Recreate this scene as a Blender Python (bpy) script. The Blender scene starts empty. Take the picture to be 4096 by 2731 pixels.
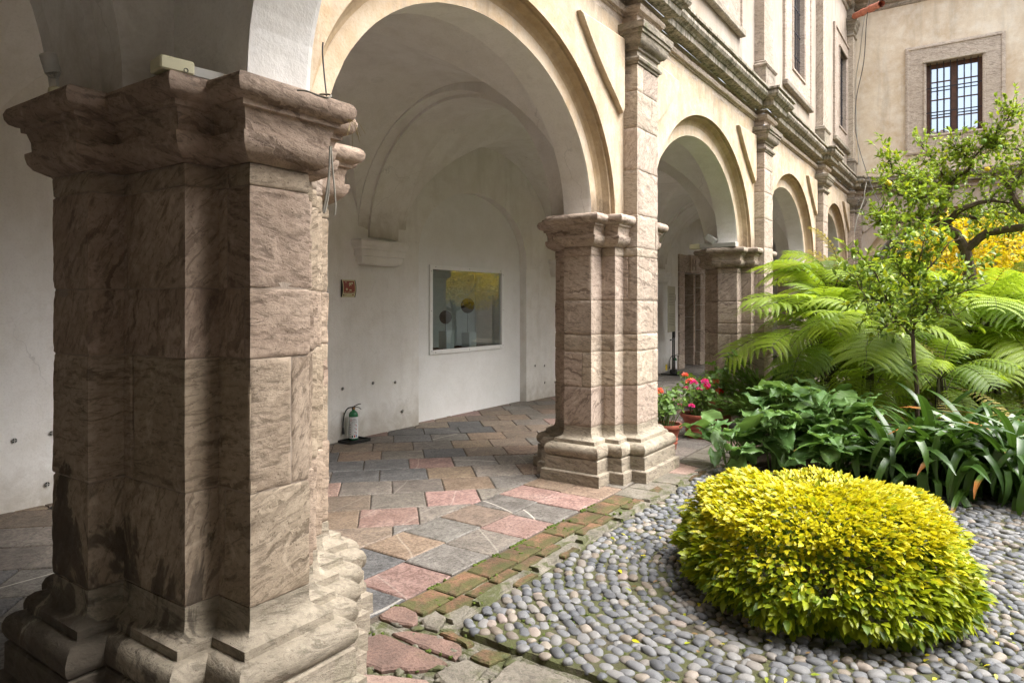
import bpy, bmesh, math, random
import numpy as np
from mathutils import Vector, Matrix, Euler, noise as mn

scene = bpy.context.scene
COL = scene.collection
R = math.radians
rng = random.Random(7)

# ---------------------------------------------------------------- camera, sky, sun, exposure
CAM_F = 24.0 / 36.0 * 4096
TH = math.atan(1892 / 2731.0)
CT, ST = math.cos(TH), math.sin(TH)
CAM_H = 1.65
cam_d = bpy.data.cameras.new('camera')
cam = bpy.data.objects.new('camera', cam_d)
COL.objects.link(cam)
cam.location = (0, 0, CAM_H)
cam.rotation_euler = (R(90), 0, TH - R(90))
cam_d.lens = 24.0
cam_d.sensor_width = 36.0
cam_d.shift_y = -150.5 / 4096
cam_d.clip_start = 0.05
cam_d.clip_end = 300
scene.camera = cam

SUN_EL, SUN_AZ = R(58), R(-75)          # direction the light comes from, azimuth from +X
world = bpy.data.worlds.new('World')
scene.world = world
world.use_nodes = True
wn = world.node_tree
wn.nodes.clear()
w_out = wn.nodes.new('ShaderNodeOutputWorld')
w_bg = wn.nodes.new('ShaderNodeBackground')
w_sky = wn.nodes.new('ShaderNodeTexSky')
w_hsv = wn.nodes.new('ShaderNodeHueSaturation')
w_sky.sky_type = 'NISHITA'
w_sky.sun_disc = False
w_sky.sun_elevation = SUN_EL
w_sky.sun_rotation = R(90) - SUN_AZ
w_sky.air_density = 1.0
w_sky.dust_density = 5.0
w_hsv.inputs['Saturation'].default_value = 0.32
w_bg.inputs['Strength'].default_value = 0.15
wn.links.new(w_sky.outputs[0], w_hsv.inputs['Color'])
wn.links.new(w_hsv.outputs[0], w_bg.inputs[0])
wn.links.new(w_bg.outputs[0], w_out.inputs[0])

sun_d = bpy.data.lights.new('sun', 'SUN')
sun = bpy.data.objects.new('sun', sun_d)
COL.objects.link(sun)
sun_d.energy = 0.65
sun_d.angle = R(50)
sun_d.color = (1.0, 0.96, 0.91)
sv = Vector((math.cos(SUN_EL) * math.cos(SUN_AZ), math.cos(SUN_EL) * math.sin(SUN_AZ), math.sin(SUN_EL)))
sun.rotation_euler = sv.to_track_quat('Z', 'Y').to_euler()

scene.view_settings.view_transform = 'Standard'
scene.view_settings.look = 'None'
scene.view_settings.gamma = 1
scene.view_settings.exposure = 2.25
scene.view_settings.use_curve_mapping = False
try:
    scene.cycles.max_bounces = 10
    scene.cycles.diffuse_bounces = 5
    scene.cycles.transparent_max_bounces = 12
except Exception:
    pass

# ---------------------------------------------------------------- materials
class Mat:
    def __init__(s, name, rough=0.85, coord='Object'):
        s.m = bpy.data.materials.new(name)
        s.m.use_nodes = True
        s.t = s.m.node_tree
        s.t.nodes.clear()
        s.out = s.n('ShaderNodeOutputMaterial')
        s.b = s.n('ShaderNodeBsdfPrincipled')
        s.t.links.new(s.b.outputs[0], s.out.inputs[0])
        s.b.inputs['Roughness'].default_value = rough
        s.tc = s.n('ShaderNodeTexCoord').outputs[coord]
        s.oi = s.n('ShaderNodeObjectInfo')
    def n(s, t, **k):
        nd = s.t.nodes.new(t)
        for a, b in k.items():
            setattr(nd, a, b)
        return nd
    def link(s, a, b):
        s.t.links.new(a, b)
    def put(s, sock, v):
        if hasattr(v, 'links'):
            s.t.links.new(v, sock)
        elif isinstance(v, (tuple, list)) and len(v) == 3 and sock.type == 'RGBA':
            sock.default_value = (*v, 1)
        else:
            sock.default_value = v
    def rnd(s):
        return s.oi.outputs['Random']
    def map(s, vec=None, scale=(1, 1, 1), rot=(0, 0, 0), loc=(0, 0, 0)):
        nd = s.n('ShaderNodeMapping')
        s.link(vec or s.tc, nd.inputs[0])
        s.put(nd.inputs['Scale'], scale); s.put(nd.inputs['Rotation'], rot); s.put(nd.inputs['Location'], loc)
        return nd.outputs[0]
    def noise(s, scale=5, detail=4, rough=.55, dist=0, vec=None):
        nd = s.n('ShaderNodeTexNoise')
        s.link(vec or s.tc, nd.inputs['Vector'])
        nd.inputs['Scale'].default_value = scale
        nd.inputs['Detail'].default_value = detail
        nd.inputs['Roughness'].default_value = rough
        nd.inputs['Distortion'].default_value = dist
        return nd.outputs['Fac']
    def wave(s, scale=5, dist=6, detail=4, dscale=1.5, vec=None, dirn='Z', rough=.6):
        nd = s.n('ShaderNodeTexWave', wave_type='BANDS', bands_direction=dirn, wave_profile='SIN')
        s.link(vec or s.tc, nd.inputs['Vector'])
        nd.inputs['Scale'].default_value = scale
        nd.inputs['Distortion'].default_value = dist
        nd.inputs['Detail'].default_value = detail
        nd.inputs['Detail Scale'].default_value = dscale
        nd.inputs['Detail Roughness'].default_value = rough
        return nd.outputs['Fac']
    def vor(s, scale=20, vec=None, feature='F1', out='Distance'):
        nd = s.n('ShaderNodeTexVoronoi', feature=feature)
        s.link(vec or s.tc, nd.inputs['Vector'])
        nd.inputs['Scale'].default_value = scale
        return nd.outputs[out]
    def ramp(s, fac, stops):
        nd = s.n('ShaderNodeValToRGB')
        s.put(nd.inputs[0], fac)
        e = nd.color_ramp.elements
        e[0].position, e[1].position = stops[0][0], stops[-1][0]
        def c(v): return (v, v, v, 1) if isinstance(v, (int, float)) else (*v, 1)
        e[0].color, e[1].color = c(stops[0][1]), c(stops[-1][1])
        for p, v in stops[1:-1]:
            x = e.new(p); x.color = c(v)
        return nd.outputs[0]
    def mix(s, f, a, b, mode='MIX'):
        nd = s.n('ShaderNodeMix', data_type='RGBA', blend_type=mode)
        s.put(nd.inputs[0], f); s.put(nd.inputs[6], a); s.put(nd.inputs[7], b)
        return nd.outputs[2]
    def math(s, op, a, b=0.0, c=None):
        nd = s.n('ShaderNodeMath', operation=op)
        s.put(nd.inputs[0], a); s.put(nd.inputs[1], b)
        if c is not None: s.put(nd.inputs[2], c)
        return nd.outputs[0]
    def sep(s, vec=None):
        nd = s.n('ShaderNodeSeparateXYZ'); s.link(vec or s.tc, nd.inputs[0]); return nd.outputs
    def comb(s, x, y, z):
        nd = s.n('ShaderNodeCombineXYZ'); s.put(nd.inputs[0], x); s.put(nd.inputs[1], y); s.put(nd.inputs[2], z); return nd.outputs[0]
    def vary(s, col, amt=.25, hue=.0):
        nd = s.n('ShaderNodeHueSaturation')
        s.put(nd.inputs['Color'], col)
        s.link(s.math('MULTIPLY_ADD', s.rnd(), amt * 2, 1 - amt), nd.inputs['Value'])
        if hue:
            r2 = s.math('FRACT', s.math('MULTIPLY', s.rnd(), 7.31))
            s.link(s.math('MULTIPLY_ADD', r2, hue * 2, .5 - hue), nd.inputs['Hue'])
        return nd.outputs[0]
    def bump(s, h, strength=.3, dist=.01):
        nd = s.n('ShaderNodeBump')
        s.put(nd.inputs['Height'], h)
        nd.inputs['Strength'].default_value = strength
        nd.inputs['Distance'].default_value = dist
        s.link(nd.outputs[0], s.b.inputs['Normal'])
    def base(s, c): s.put(s.b.inputs['Base Color'], c)
    def spec(s, v): s.b.inputs['Specular IOR Level'].default_value = v

def rand_vec(M_, k=9.0):
    off = M_.comb(M_.math('MULTIPLY', M_.rnd(), k), M_.math('MULTIPLY', M_.rnd(), k * 1.7), M_.math('MULTIPLY', M_.rnd(), k * .6))
    nd = M_.n('ShaderNodeVectorMath', operation='ADD')
    M_.link(M_.tc, nd.inputs[0]); M_.link(off, nd.inputs[1])
    return nd.outputs[0]

def stone_mat(name, light=(.50, .415, .335), mid=(.375, .30, .235), dark=(.12, .088, .066), damp_shade=0.0, lichen=0.0, dshift=.32):
    M_ = Mat(name, .88)
    v = rand_vec(M_)
    r2 = M_.math('FRACT', M_.math('MULTIPLY', M_.rnd(), 5.7))
    ang = M_.math('MULTIPLY_ADD', M_.math('POWER', r2, 3.0), 1.5, -.25)
    vr = M_.map(v, rot=M_.comb(ang, M_.math('MULTIPLY', ang, .8), 0.0))
    big = M_.noise(2.2, 4, .6, .4, v)
    w = M_.wave(2.3, 8, 6, 1.2, vr)
    w2 = M_.wave(6.0, 13, 6, 1.8, vr)
    msk = M_.ramp(M_.noise(2.8, 3, .5, .3, v), [(.42, 0), (.66, 1)])
    fine = M_.noise(38, 6, .7, 0, v)
    c = M_.mix(M_.ramp(big, [(.33, 0), (.67, 1)]), mid, light)
    stq = M_.noise(10, 8, .75, .7, M_.map(vr, scale=(1, 1, 4.2)))
    pit = M_.ramp(M_.noise(75, 3, .6, 0, v), [(.27, 1), (.36, 0)])
    c = M_.mix(M_.ramp(stq, [(.51, 0), (.60, .78)]), c, tuple(x * .45 for x in mid))
    c = M_.mix(M_.math('MULTIPLY', M_.ramp(w2, [(.62, 0), (.95, 1)]), .3), c, tuple(x * .6 for x in mid))
    vein = M_.math('MULTIPLY', M_.ramp(w, [(.90, 0), (.97, 1)]), msk)
    c = M_.mix(M_.math('MULTIPLY', vein, .7), c, dark)
    c = M_.mix(M_.ramp(fine, [(.35, .32), (.62, 0)]), c, tuple(x * .55 for x in mid))
    c = M_.mix(M_.math('MULTIPLY', pit, .7), c, dark)
    c = M_.mix(M_.ramp(M_.noise(5.5, 6, .7, .8, v), [(.56, 0), (.68, .55)]), c, tuple(min(1, x * 1.25) for x in light))
    c = M_.vary(c, .10, .010)
    if damp_shade:
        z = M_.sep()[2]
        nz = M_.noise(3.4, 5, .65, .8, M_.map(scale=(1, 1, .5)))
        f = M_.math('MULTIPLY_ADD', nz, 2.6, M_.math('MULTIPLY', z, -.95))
        f = M_.math('ADD', f, M_.math('MULTIPLY_ADD', M_.sep()[0], -.62, M_.math('MULTIPLY', M_.sep()[1], .62)))  # stain leans to the gallery side, painting that side's shade into the colour
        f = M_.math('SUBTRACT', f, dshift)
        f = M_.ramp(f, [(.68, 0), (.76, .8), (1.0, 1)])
        c = M_.mix(M_.math('MULTIPLY', f, damp_shade), c, (.055, .045, .035))
    if lichen:
        lf = M_.ramp(M_.noise(4.5, 6, .75, .5), [(.56, 0), (.66, 1)])
        c = M_.mix(M_.math('MULTIPLY', lf, lichen), c, (.15, .16, .09))
    M_.base(c)
    h = M_.math('ADD', M_.math('MULTIPLY', fine, .5), M_.math('MULTIPLY', M_.math('SUBTRACT', 1.0, w2), .12))
    h = M_.math('ADD', h, M_.math('MULTIPLY', M_.noise(11, 5, .6, .3, v), 1.0))
    h = M_.math('SUBTRACT', h, M_.math('MULTIPLY', vein, .5))
    h = M_.math('SUBTRACT', h, M_.math('MULTIPLY', stq, 1.2))
    h = M_.math('SUBTRACT', h, M_.math('MULTIPLY', pit, .6))
    M_.bump(h, .5, .010)
    M_.spec(.25)
    return M_.m

def plaster_mat(name, a, b, c3, stain=.5, bstr=.35, scale=1.3, rough=.92, grime=None, crack=0):
    M_ = Mat(name, rough)
    n1 = M_.noise(scale, 8, .7, .5)
    n2 = M_.noise(scale * 5, 5, .65)
    n3 = M_.noise(60, 4, .7)
    c = M_.mix(M_.ramp(n1, [(.36, 0), (.62, 1)]), a, b)
    c = M_.mix(M_.ramp(n2, [(.45, 0), (.7, .6)]), c, c3)
    if stain:
        st = M_.noise(2.2, 6, .7, .2, M_.map(scale=(1.6, 1.6, .22)))
        c = M_.mix(M_.math('MULTIPLY', M_.ramp(st, [(.49, 0), (.68, 1)]), stain), c, (.27, .235, .19))
    c = M_.mix(M_.ramp(n3, [(.3, .25), (.5, 0)]), c, tuple(x * .6 for x in a))
    if grime:
        z = M_.sep()[2]
        g1 = M_.math('ADD', z, M_.math('MULTIPLY', M_.noise(5, 6, .75, .4, M_.map(scale=(1, 1, .4))), 1.1))
        c = M_.mix(M_.math('MULTIPLY', M_.ramp(M_.math('SUBTRACT', g1, 2.5), [(.38, 1), (.72, 0)]), grime), c, (.07, .055, .04))
        g2 = M_.math('ADD', z, M_.math('MULTIPLY', M_.noise(3.5, 6, .75, .3, M_.map(scale=(2, 2, .25))), 1.3))
        c = M_.mix(M_.math('MULTIPLY', M_.ramp(M_.math('SUBTRACT', g2, 4.6), [(.25, 0), (.6, 1)]), grime * .5), c, (.22, .20, .17))
    if crack:
        cv = M_.n('ShaderNodeTexVoronoi', feature='DISTANCE_TO_EDGE'); cv.inputs['Scale'].default_value = 1.1
        nz_ = M_.n('ShaderNodeTexNoise'); nz_.inputs['Scale'].default_value = 3; nz_.inputs['Detail'].default_value = 6; M_.link(M_.tc, nz_.inputs['Vector'])
        va = M_.n('ShaderNodeVectorMath', operation='MULTIPLY_ADD'); M_.link(nz_.outputs['Color'], va.inputs[0]); va.inputs[1].default_value = (.5, .5, .5); M_.link(M_.tc, va.inputs[2])
        M_.link(va.outputs[0], cv.inputs['Vector'])
        ck = M_.math('MULTIPLY', M_.ramp(cv.outputs['Distance'], [(.0, 1), (.006, 0)]), M_.ramp(M_.noise(.9, 3, .5), [(.52, 0), (.62, 1)]))
        c = M_.mix(M_.math('MULTIPLY', ck, crack), c, tuple(x * .55 for x in a))
        sc_ = M_.ramp(M_.noise(2.6, 7, .8, 1.5), [(.60, 0), (.66, 1)])
        c = M_.mix(M_.math('MULTIPLY', sc_, .28), c, tuple(x * .72 for x in a))
        zz = M_.math('ADD', M_.sep()[2], M_.math('MULTIPLY', M_.noise(4, 6, .75, .5), .9))
        c = M_.mix(M_.math('MULTIPLY', M_.ramp(zz, [(.38, .75), (.85, 0)]), 1.0), c, (.40, .35, .28))
    M_.base(c)
    M_.bump(M_.math('ADD', M_.math('MULTIPLY', n3, .5), M_.noise(14, 5, .6)), bstr, .01)
    M_.spec(.2)
    return M_.m

def simple(name, col, rough=.6, metal=0, bump=0, var=.12, spec=.4, nscale=12):
    M_ = Mat(name, rough)
    n = M_.noise(nscale, 4, .6)
    M_.base(M_.mix(M_.ramp(n, [(.3, 0), (.7, 1)]), tuple(x * (1 - var) for x in col), tuple(min(1, x * (1 + var)) for x in col)))
    M_.b.inputs['Metallic'].default_value = metal
    M_.spec(spec)
    if bump: M_.bump(M_.noise(nscale * 3, 5, .65), bump, .006)
    return M_.m

def leaf_mat(name, c1, c2, rough=.45, trans=.35, tip=None, spec=.4, island=True, veins=0):
    M_ = Mat(name, rough)
    g = M_.n('ShaderNodeNewGeometry')
    r = g.outputs['Random Per Island'] if island else M_.rnd()
    n = M_.noise(5, 3, .6)
    f = M_.math('MULTIPLY_ADD', r, .75, M_.math('MULTIPLY', n, .3))
    c = M_.mix(f, c1, c2)
    if not island:
        r2 = M_.math('FRACT', M_.math('MULTIPLY', M_.rnd(), 13.7))
        c = M_.mix(M_.math('MULTIPLY', r2, .3), c, tuple(x * .55 for x in c1))
    if tip:
        z = M_.sep()[0]
        c = M_.mix(M_.math('MULTIPLY', M_.ramp(z, [(tip[1], 0), (tip[1] + .06, 1)]), M_.math('GREATER_THAN', M_.rnd(), tip[2])), c, tip[0])
    M_.base(c)
    M_.spec(spec)
    tr = M_.n('ShaderNodeBsdfTranslucent')
    M_.put(tr.inputs[0], M_.mix(.5, c, (c2[0] * 1.3, c2[1] * 1.3, c2[2] * .6)))
    mx = M_.n('ShaderNodeMixShader')
    mx.inputs[0].default_value = trans
    M_.link(M_.b.outputs[0], mx.inputs[1]); M_.link(tr.outputs[0], mx.inputs[2])
    M_.link(mx.outputs[0], M_.out.inputs[0])
    if veins:
        M_.bump(M_.wave(veins, 1.5, 2, 1, dirn='X'), .35, .004)
    return M_.m

S = {}
S['stone'] = stone_mat('veined_stone')
S['stone_damp_shade'] = stone_mat('veined_stone_damp_shade', light=(.45, .36, .275), mid=(.315, .24, .175), dark=(.085, .058, .04), damp_shade=.85)
S['stone_base'] = stone_mat('base_stone', light=(.41, .36, .28), mid=(.31, .265, .20), dark=(.19, .15, .11), lichen=.35)
S['stone_base_damp_shade'] = stone_mat('damp_shade_base_stone', light=(.36, .31, .245), mid=(.26, .22, .17), dark=(.15, .115, .085), damp_shade=.8, lichen=.2, dshift=.55)
S['stone_grey'] = stone_mat('weathered_grey_stone', light=(.40, .35, .28), mid=(.27, .23, .18), dark=(.09, .08, .06), lichen=.75)
S['stone_pink'] = stone_mat('pink_tuff_stone', light=(.52, .44, .36), mid=(.43, .355, .28), dark=(.25, .2, .155))
S['mortar'] = plaster_mat('lime_mortar', (.27, .22, .18), (.35, .29, .235), (.22, .18, .14), 0, .6, 3)
S['white'] = plaster_mat('white_limewash', (.76, .735, .69), (.83, .815, .785), (.69, .66, .60), .12, .4, .9, crack=.5)
S['white_new'] = plaster_mat('fresh_white_paint', (.78, .775, .755), (.84, .835, .82), (.74, .73, .70), 0, .25, .8)
S['tan'] = plaster_mat('ochre_plaster', (.46, .34, .215), (.585, .475, .35), (.62, .545, .44), .55, .5, 1.5, grime=.85)
S['pale'] = plaster_mat('pale_plaster', (.45, .355, .27), (.55, .475, .405), (.43, .37, .31), .9, .4, 1.1, grime=.8)
S['farpl'] = plaster_mat('sandy_plaster', (.52, .40, .27), (.70, .60, .46), (.74, .68, .58), .3, .4, .9)
S['brownpl'] = plaster_mat('brown_stained_plaster', (.40, .285, .165), (.52, .40, .26), (.30, .215, .13), .4, .4, 2, grime=.95)
def cornice_mat():
    M_ = Mat('mossy_cornice_stone', .93)
    n = M_.noise(3, 5, .65)
    st = M_.noise(9, 6, .75, .2, M_.map(scale=(2.2, 2.2, .35)))
    c = M_.mix(M_.ramp(n, [(.35, 0), (.65, 1)]), (.36, .31, .25), (.47, .42, .35))
    c = M_.mix(M_.ramp(st, [(.42, 0), (.60, .9)]), c, (.085, .085, .055))
    c = M_.mix(M_.ramp(M_.noise(24, 5, .7), [(.6, 0), (.72, .5)]), c, (.5, .47, .4))
    M_.base(c); M_.bump(M_.noise(30, 5, .7), .6, .012); M_.spec(.2)
    return M_.m
S['cornice'] = cornice_mat()
S['ironbar'] = simple('dark_iron', (.03, .027, .03), .5, .6)
S['wood'] = simple('dark_window_wood', (.10, .045, .025), .55, 0, .3, .4)
S['black'] = simple('black_plastic', (.015, .015, .015), .4)
S['blackmetal'] = simple('black_painted_metal', (.02, .02, .02), .35)
S['green'] = simple('green_enamel', (.012, .13, .045), .25, 0, 0, .05, .6)
S['label'] = simple('white_label', (.75, .76, .76), .5, 0, 0, .03)
S['red'] = simple('red_print', (.42, .04, .035), .5)
S['signred'] = simple('faded_red_print', (.27, .07, .05), .5, 0, 0, .08)
S['cream'] = simple('luminous_cream', (.55, .52, .32), .5, 0, 0, .05)
S['cream2'] = simple('cream_plastic', (.62, .58, .38), .45, 0, 0, .05)
S['greypl'] = simple('grey_plastic', (.42, .41, .37), .5)
S['cable'] = simple('grey_cable', (.35, .33, .28), .6)
S['cabledark'] = simple('dark_cable', (.05, .05, .05), .6)
S['brass'] = simple('brass', (.35, .22, .09), .35, .9)
S['whitepaint'] = simple('white_painted_wood', (.80, .80, .78), .45, 0, 0, .03)
S['screw'] = simple('grey_screw', (.25, .25, .25), .4, .7)
S['disc'] = simple('dark_bronze', (.035, .022, .016), .3, .3, .3, .3)
S['box'] = simple('white_case_block', (.78, .8, .78), .6, 0, 0, .02)
S['board'] = simple('beige_board', (.40, .37, .27), .6, 0, 0, .03)
S['ink'] = simple('dark_ink', (.05, .05, .05), .6)
S['blue'] = simple('blue_print', (.03, .10, .35), .5)
S['yellowtag'] = simple('yellow_tag', (.8, .62, .02), .5)
S['terracotta'] = simple('terracotta', (.30, .085, .05), .65, 0, .3, .22)
S['clay'] = simple('clay_pipe', (.42, .15, .09), .7, 0, .3, .25)
S['soil'] = simple('dark_soil', (.035, .026, .018), .95, 0, .8, .5, .1, 18)
S['bark'] = simple('brown_bark', (.10, .075, .055), .9, 0, .7, .35, .2, 25)
S['stem'] = simple('green_stem', (.12, .2, .05), .6)
S['drystem'] = simple('dry_brown_stem', (.16, .10, .05), .8)
S['petiole'] = simple('fern_stalk', (.05, .045, .02), .7)
S['doorgrey'] = simple('dark_grey_door', (.06, .06, .055), .7)
S['roof'] = simple('clay_roof', (.3, .15, .1), .9)
S['straw'] = simple('dry_straw', (.5, .4, .18), .8)
def glass_mat(name, fac, tint=(.8, .85, .85), dark=None):
    M_ = Mat(name, .02)
    gl = M_.n('ShaderNodeBsdfGlossy'); gl.inputs['Roughness'].default_value = .015
    gl.inputs[0].default_value = (.78, .88, 1, 1) if dark else (.95, .97, 1, 1)
    tr = M_.n('ShaderNodeBsdfTransparent'); tr.inputs[0].default_value = (*tint, 1)
    if dark:
        M_.base(dark); M_.b.inputs['Roughness'].default_value = .3
    fr = M_.n('ShaderNodeFresnel'); fr.inputs[0].default_value = 1.5
    bm_ = M_.n('ShaderNodeBump'); bm_.inputs['Strength'].default_value = .12 if dark else .02; bm_.inputs['Distance'].default_value = .02
    M_.link(M_.noise(3.0, 2, .5), bm_.inputs['Height']); M_.link(bm_.outputs[0], gl.inputs['Normal'])
    mx = M_.n('ShaderNodeMixShader')
    g_ = M_.n('ShaderNodeNewGeometry')
    M_.link(M_.math('MULTIPLY', M_.math('MINIMUM', M_.math('ADD', fr.outputs[0], fac), 1.0), M_.math('SUBTRACT', 1.0, g_.outputs['Backfacing'])), mx.inputs[0])
    M_.link((M_.b if dark else tr).outputs[0], mx.inputs[1]); M_.link(gl.outputs[0], mx.inputs[2])
    M_.link(mx.outputs[0], M_.out.inputs[0])
    return M_.m
S['glass'] = glass_mat('display_glass', .19)
S['winglass'] = glass_mat('window_glass', .45, dark=(.05, .06, .07))
# floor
def tile_mat(name, a, b, vein=.3, rough=.55):
    M_ = Mat(name, rough)
    v = rand_vec(M_, 30)
    n1 = M_.noise(3.5, 5, .6, .8, v)
    n2 = M_.noise(45, 5, .7, 0, v)
    c = M_.mix(M_.ramp(n1, [(.33, 0), (.67, 1)]), a, b)
    c = M_.mix(M_.ramp(n2, [(.42, .75), (.56, 0)]), c, tuple(x * .45 for x in a))
    c = M_.mix(M_.ramp(M_.noise(9, 6, .75, .6, v), [(.48, 0), (.66, .5)]), c, tuple(min(1, x * 1.3) for x in b))
    w = M_.wave(.75, 3.5, 2, .7, M_.map(v, rot=M_.comb(0.0, 0.0, M_.math('MULTIPLY', M_.rnd(), 6.0))), 'X')
    c = M_.mix(M_.math('MULTIPLY', M_.ramp(w, [(.9975, 0), (1, 1)]), M_.math('MULTIPLY', M_.math('GREATER_THAN', M_.math('FRACT', M_.math('MULTIPLY', M_.rnd(), 17.3)), .62), vein)), c, (.62, .58, .5))
    st = M_.ramp(M_.noise(2.3, 4, .6, .5, v), [(.64, 0), (.7, .5)])
    c = M_.mix(st, c, tuple(x * .5 for x in a))
    c = M_.vary(c, .16, .01)
    M_.base(c)
    M_.bump(M_.math('ADD', n2, M_.math('MULTIPLY', M_.noise(9, 5, .65, .3, v), 1.5)), .8, .010)
    M_.spec(.35)
    return M_.m
TILES = [tile_mat('grey_slate_tile', (.12, .106, .092), (.20, .185, .165), .7), tile_mat('dark_slate_tile', (.085, .083, .082), (.155, .15, .145), .4),
         tile_mat('brown_stone_tile', (.15, .115, .088), (.235, .18, .135), .15), tile_mat('pink_stone_tile', (.225, .135, .11), (.32, .22, .185), .2),
         tile_mat('ochre_stone_tile', (.185, .13, .09), (.27, .20, .145), .2), tile_mat('grey_brown_tile', (.135, .118, .10), (.22, .19, .16), .2)]
def mossy(name, a, b, moss=.6, rough=.9, mscale=5, lo=.47, vn=None):
    M_ = Mat(name, rough)
    v = rand_vec(M_, 5) if vn else M_.tc
    n1 = M_.noise(4, 6, .65, .3, v)
    n2 = M_.noise(50, 5, .7, 0, v)
    c = M_.mix(M_.ramp(n1, [(.35, 0), (.65, 1)]), a, b)
    c = M_.mix(M_.ramp(n2, [(.38, .45), (.55, 0)]), c, tuple(x * .5 for x in a))
    mf = M_.ramp(M_.noise(mscale, 6, .7, .4), [(lo, 0), (lo + .12, 1)])
    c = M_.mix(M_.math('MULTIPLY', mf, moss), c, (.07, .078, .028))
    c = M_.vary(c, .12)
    M_.base(c)
    M_.bump(M_.math('ADD', n2, M_.math('MULTIPLY', M_.noise(13, 5, .65), 1.6)), .7, .012)
    M_.spec(.2)
    return M_.m
S['flag_red'] = mossy('red_porous_flagstone', (.14, .095, .078), (.235, .15, .12), .3, mscale=3, lo=.58, vn=1)
S['flag_grey'] = mossy('grey_flagstone', (.14, .125, .10), (.24, .215, .175), .5, mscale=4, lo=.52, vn=1)
S['flag_pink'] = mossy('pink_flagstone', (.28, .19, .155), (.38, .28, .23), .2, mscale=4, lo=.6, vn=1)
S['brick'] = mossy('mossy_brick', (.085, .06, .038), (.23, .125, .075), .8, mscale=5, lo=.42, vn=1)
S['cement'] = mossy('mossy_cement', (.13, .12, .095), (.25, .225, .185), .9, mscale=8, lo=.46)
S['moss_bed'] = mossy('mossy_cobble_mortar', (.06, .052, .035), (.11, .098, .072), .8, mscale=5, lo=.40)
S['floor_grout'] = mossy('floor_grout', (.085, .07, .055), (.14, .115, .09), .25, mscale=3, lo=.6)
S['moss'] = mossy('bright_moss', (.05, .08, .012), (.10, .14, .022), .4)
def pebble_mat():
    M_ = Mat('river_pebble', .62)
    v = rand_vec(M_, 40)
    c = M_.ramp(M_.rnd(), [(0, (.062, .066, .073)), (.3, (.11, .115, .124)), (.58, (.165, .168, .172)), (.80, (.225, .218, .205)), (.88, (.16, .125, .09)), (.96, (.28, .24, .19)), (1, (.28, .22, .19))])
    n = M_.noise(14, 5, .65, 1.2, v)
    c = M_.mix(M_.ramp(n, [(.38, .45), (.6, 0)]), c, (.06, .063, .068))
    w = M_.wave(7, 7, 3, 1, v, 'X')
    c = M_.mix(M_.math('MULTIPLY', M_.ramp(w, [(.93, 0), (1, 1)]), .3), c, (.42, .40, .37))
    M_.base(c); M_.bump(M_.noise(40, 4, .6, 0, v), .25, .004); M_.spec(.45)
    return M_.m
S['pebble'] = pebble_mat()
def pebble_stuff_mat():
    M_ = Mat('river_pebble_far', .62)
    g = M_.n('ShaderNodeNewGeometry')
    c = M_.ramp(g.outputs['Random Per Island'], [(0, (.062, .066, .073)), (.3, (.11, .115, .124)), (.58, (.165, .168, .172)), (.80, (.225, .218, .205)), (.88, (.16, .125, .09)), (.96, (.28, .24, .19)), (1, (.28, .22, .19))])
    c = M_.mix(M_.ramp(M_.noise(30, 5, .65, 1.2), [(.38, .45), (.6, 0)]), c, (.06, .063, .068))
    M_.base(c); M_.bump(M_.noise(80, 4, .6), .25, .004); M_.spec(.45)
    return M_.m
S['pebble2'] = pebble_stuff_mat()
# leaves
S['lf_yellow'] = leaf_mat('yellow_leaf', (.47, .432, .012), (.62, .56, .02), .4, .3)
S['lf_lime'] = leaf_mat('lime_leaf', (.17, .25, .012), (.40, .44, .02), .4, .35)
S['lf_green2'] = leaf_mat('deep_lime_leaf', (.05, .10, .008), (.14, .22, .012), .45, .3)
S['lf_gold'] = leaf_mat('golden_leaf', (.55, .42, .012), (.72, .56, .02), .5, .35)
S['lf_citrus'] = leaf_mat('citrus_leaf', (.14, .23, .025), (.33, .43, .06), .35, .35)
S['lf_sapling'] = leaf_mat('sapling_leaf', (.05, .10, .015), (.15, .235, .03), .33, .3)
S['lf_sprig'] = leaf_mat('young_yellow_green_leaf', (.28, .36, .02), (.42, .46, .03), .4, .4)
S['lf_fern'] = leaf_mat('fern_green', (.065, .14, .012), (.42, .55, .05), .5, .45, island=False)
S['lf_fernold'] = leaf_mat('withered_fern', (.30, .25, .05), (.42, .34, .10), .6, .35, island=False)
S['lf_arum'] = leaf_mat('arum_leaf', (.07, .16, .045), (.19, .32, .09), .42, .28, island=False, spec=.45, veins=9)
S['lf_strap'] = leaf_mat('strap_leaf', (.028, .075, .014), (.075, .15, .022), .32, .22, tip=((.38, .15, .04), .50, .82), island=False, spec=.5)
S['lf_juniper'] = leaf_mat('juniper_needles', (.045, .105, .018), (.155, .26, .04), .6, .2)
S['lf_geranium'] = leaf_mat('geranium_leaf', (.06, .14, .02), (.16, .27, .045), .5, .3)
S['petal_coral'] = leaf_mat('coral_petal', (.75, .10, .06), (.85, .22, .14), .5, .3)
S['petal_pink'] = leaf_mat('magenta_petal', (.65, .02, .20), (.8, .05, .35), .5, .3)
S['petal_red'] = leaf_mat('red_petal', (.6, .02, .015), (.8, .05, .03), .5, .3)
S['lemon'] = simple('lemon_skin', (.72, .50, .03), .45, 0, .15, .1)
S['greenfruit'] = simple('green_fruit', (.12, .22, .03), .45, 0, .15, .1)

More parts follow.
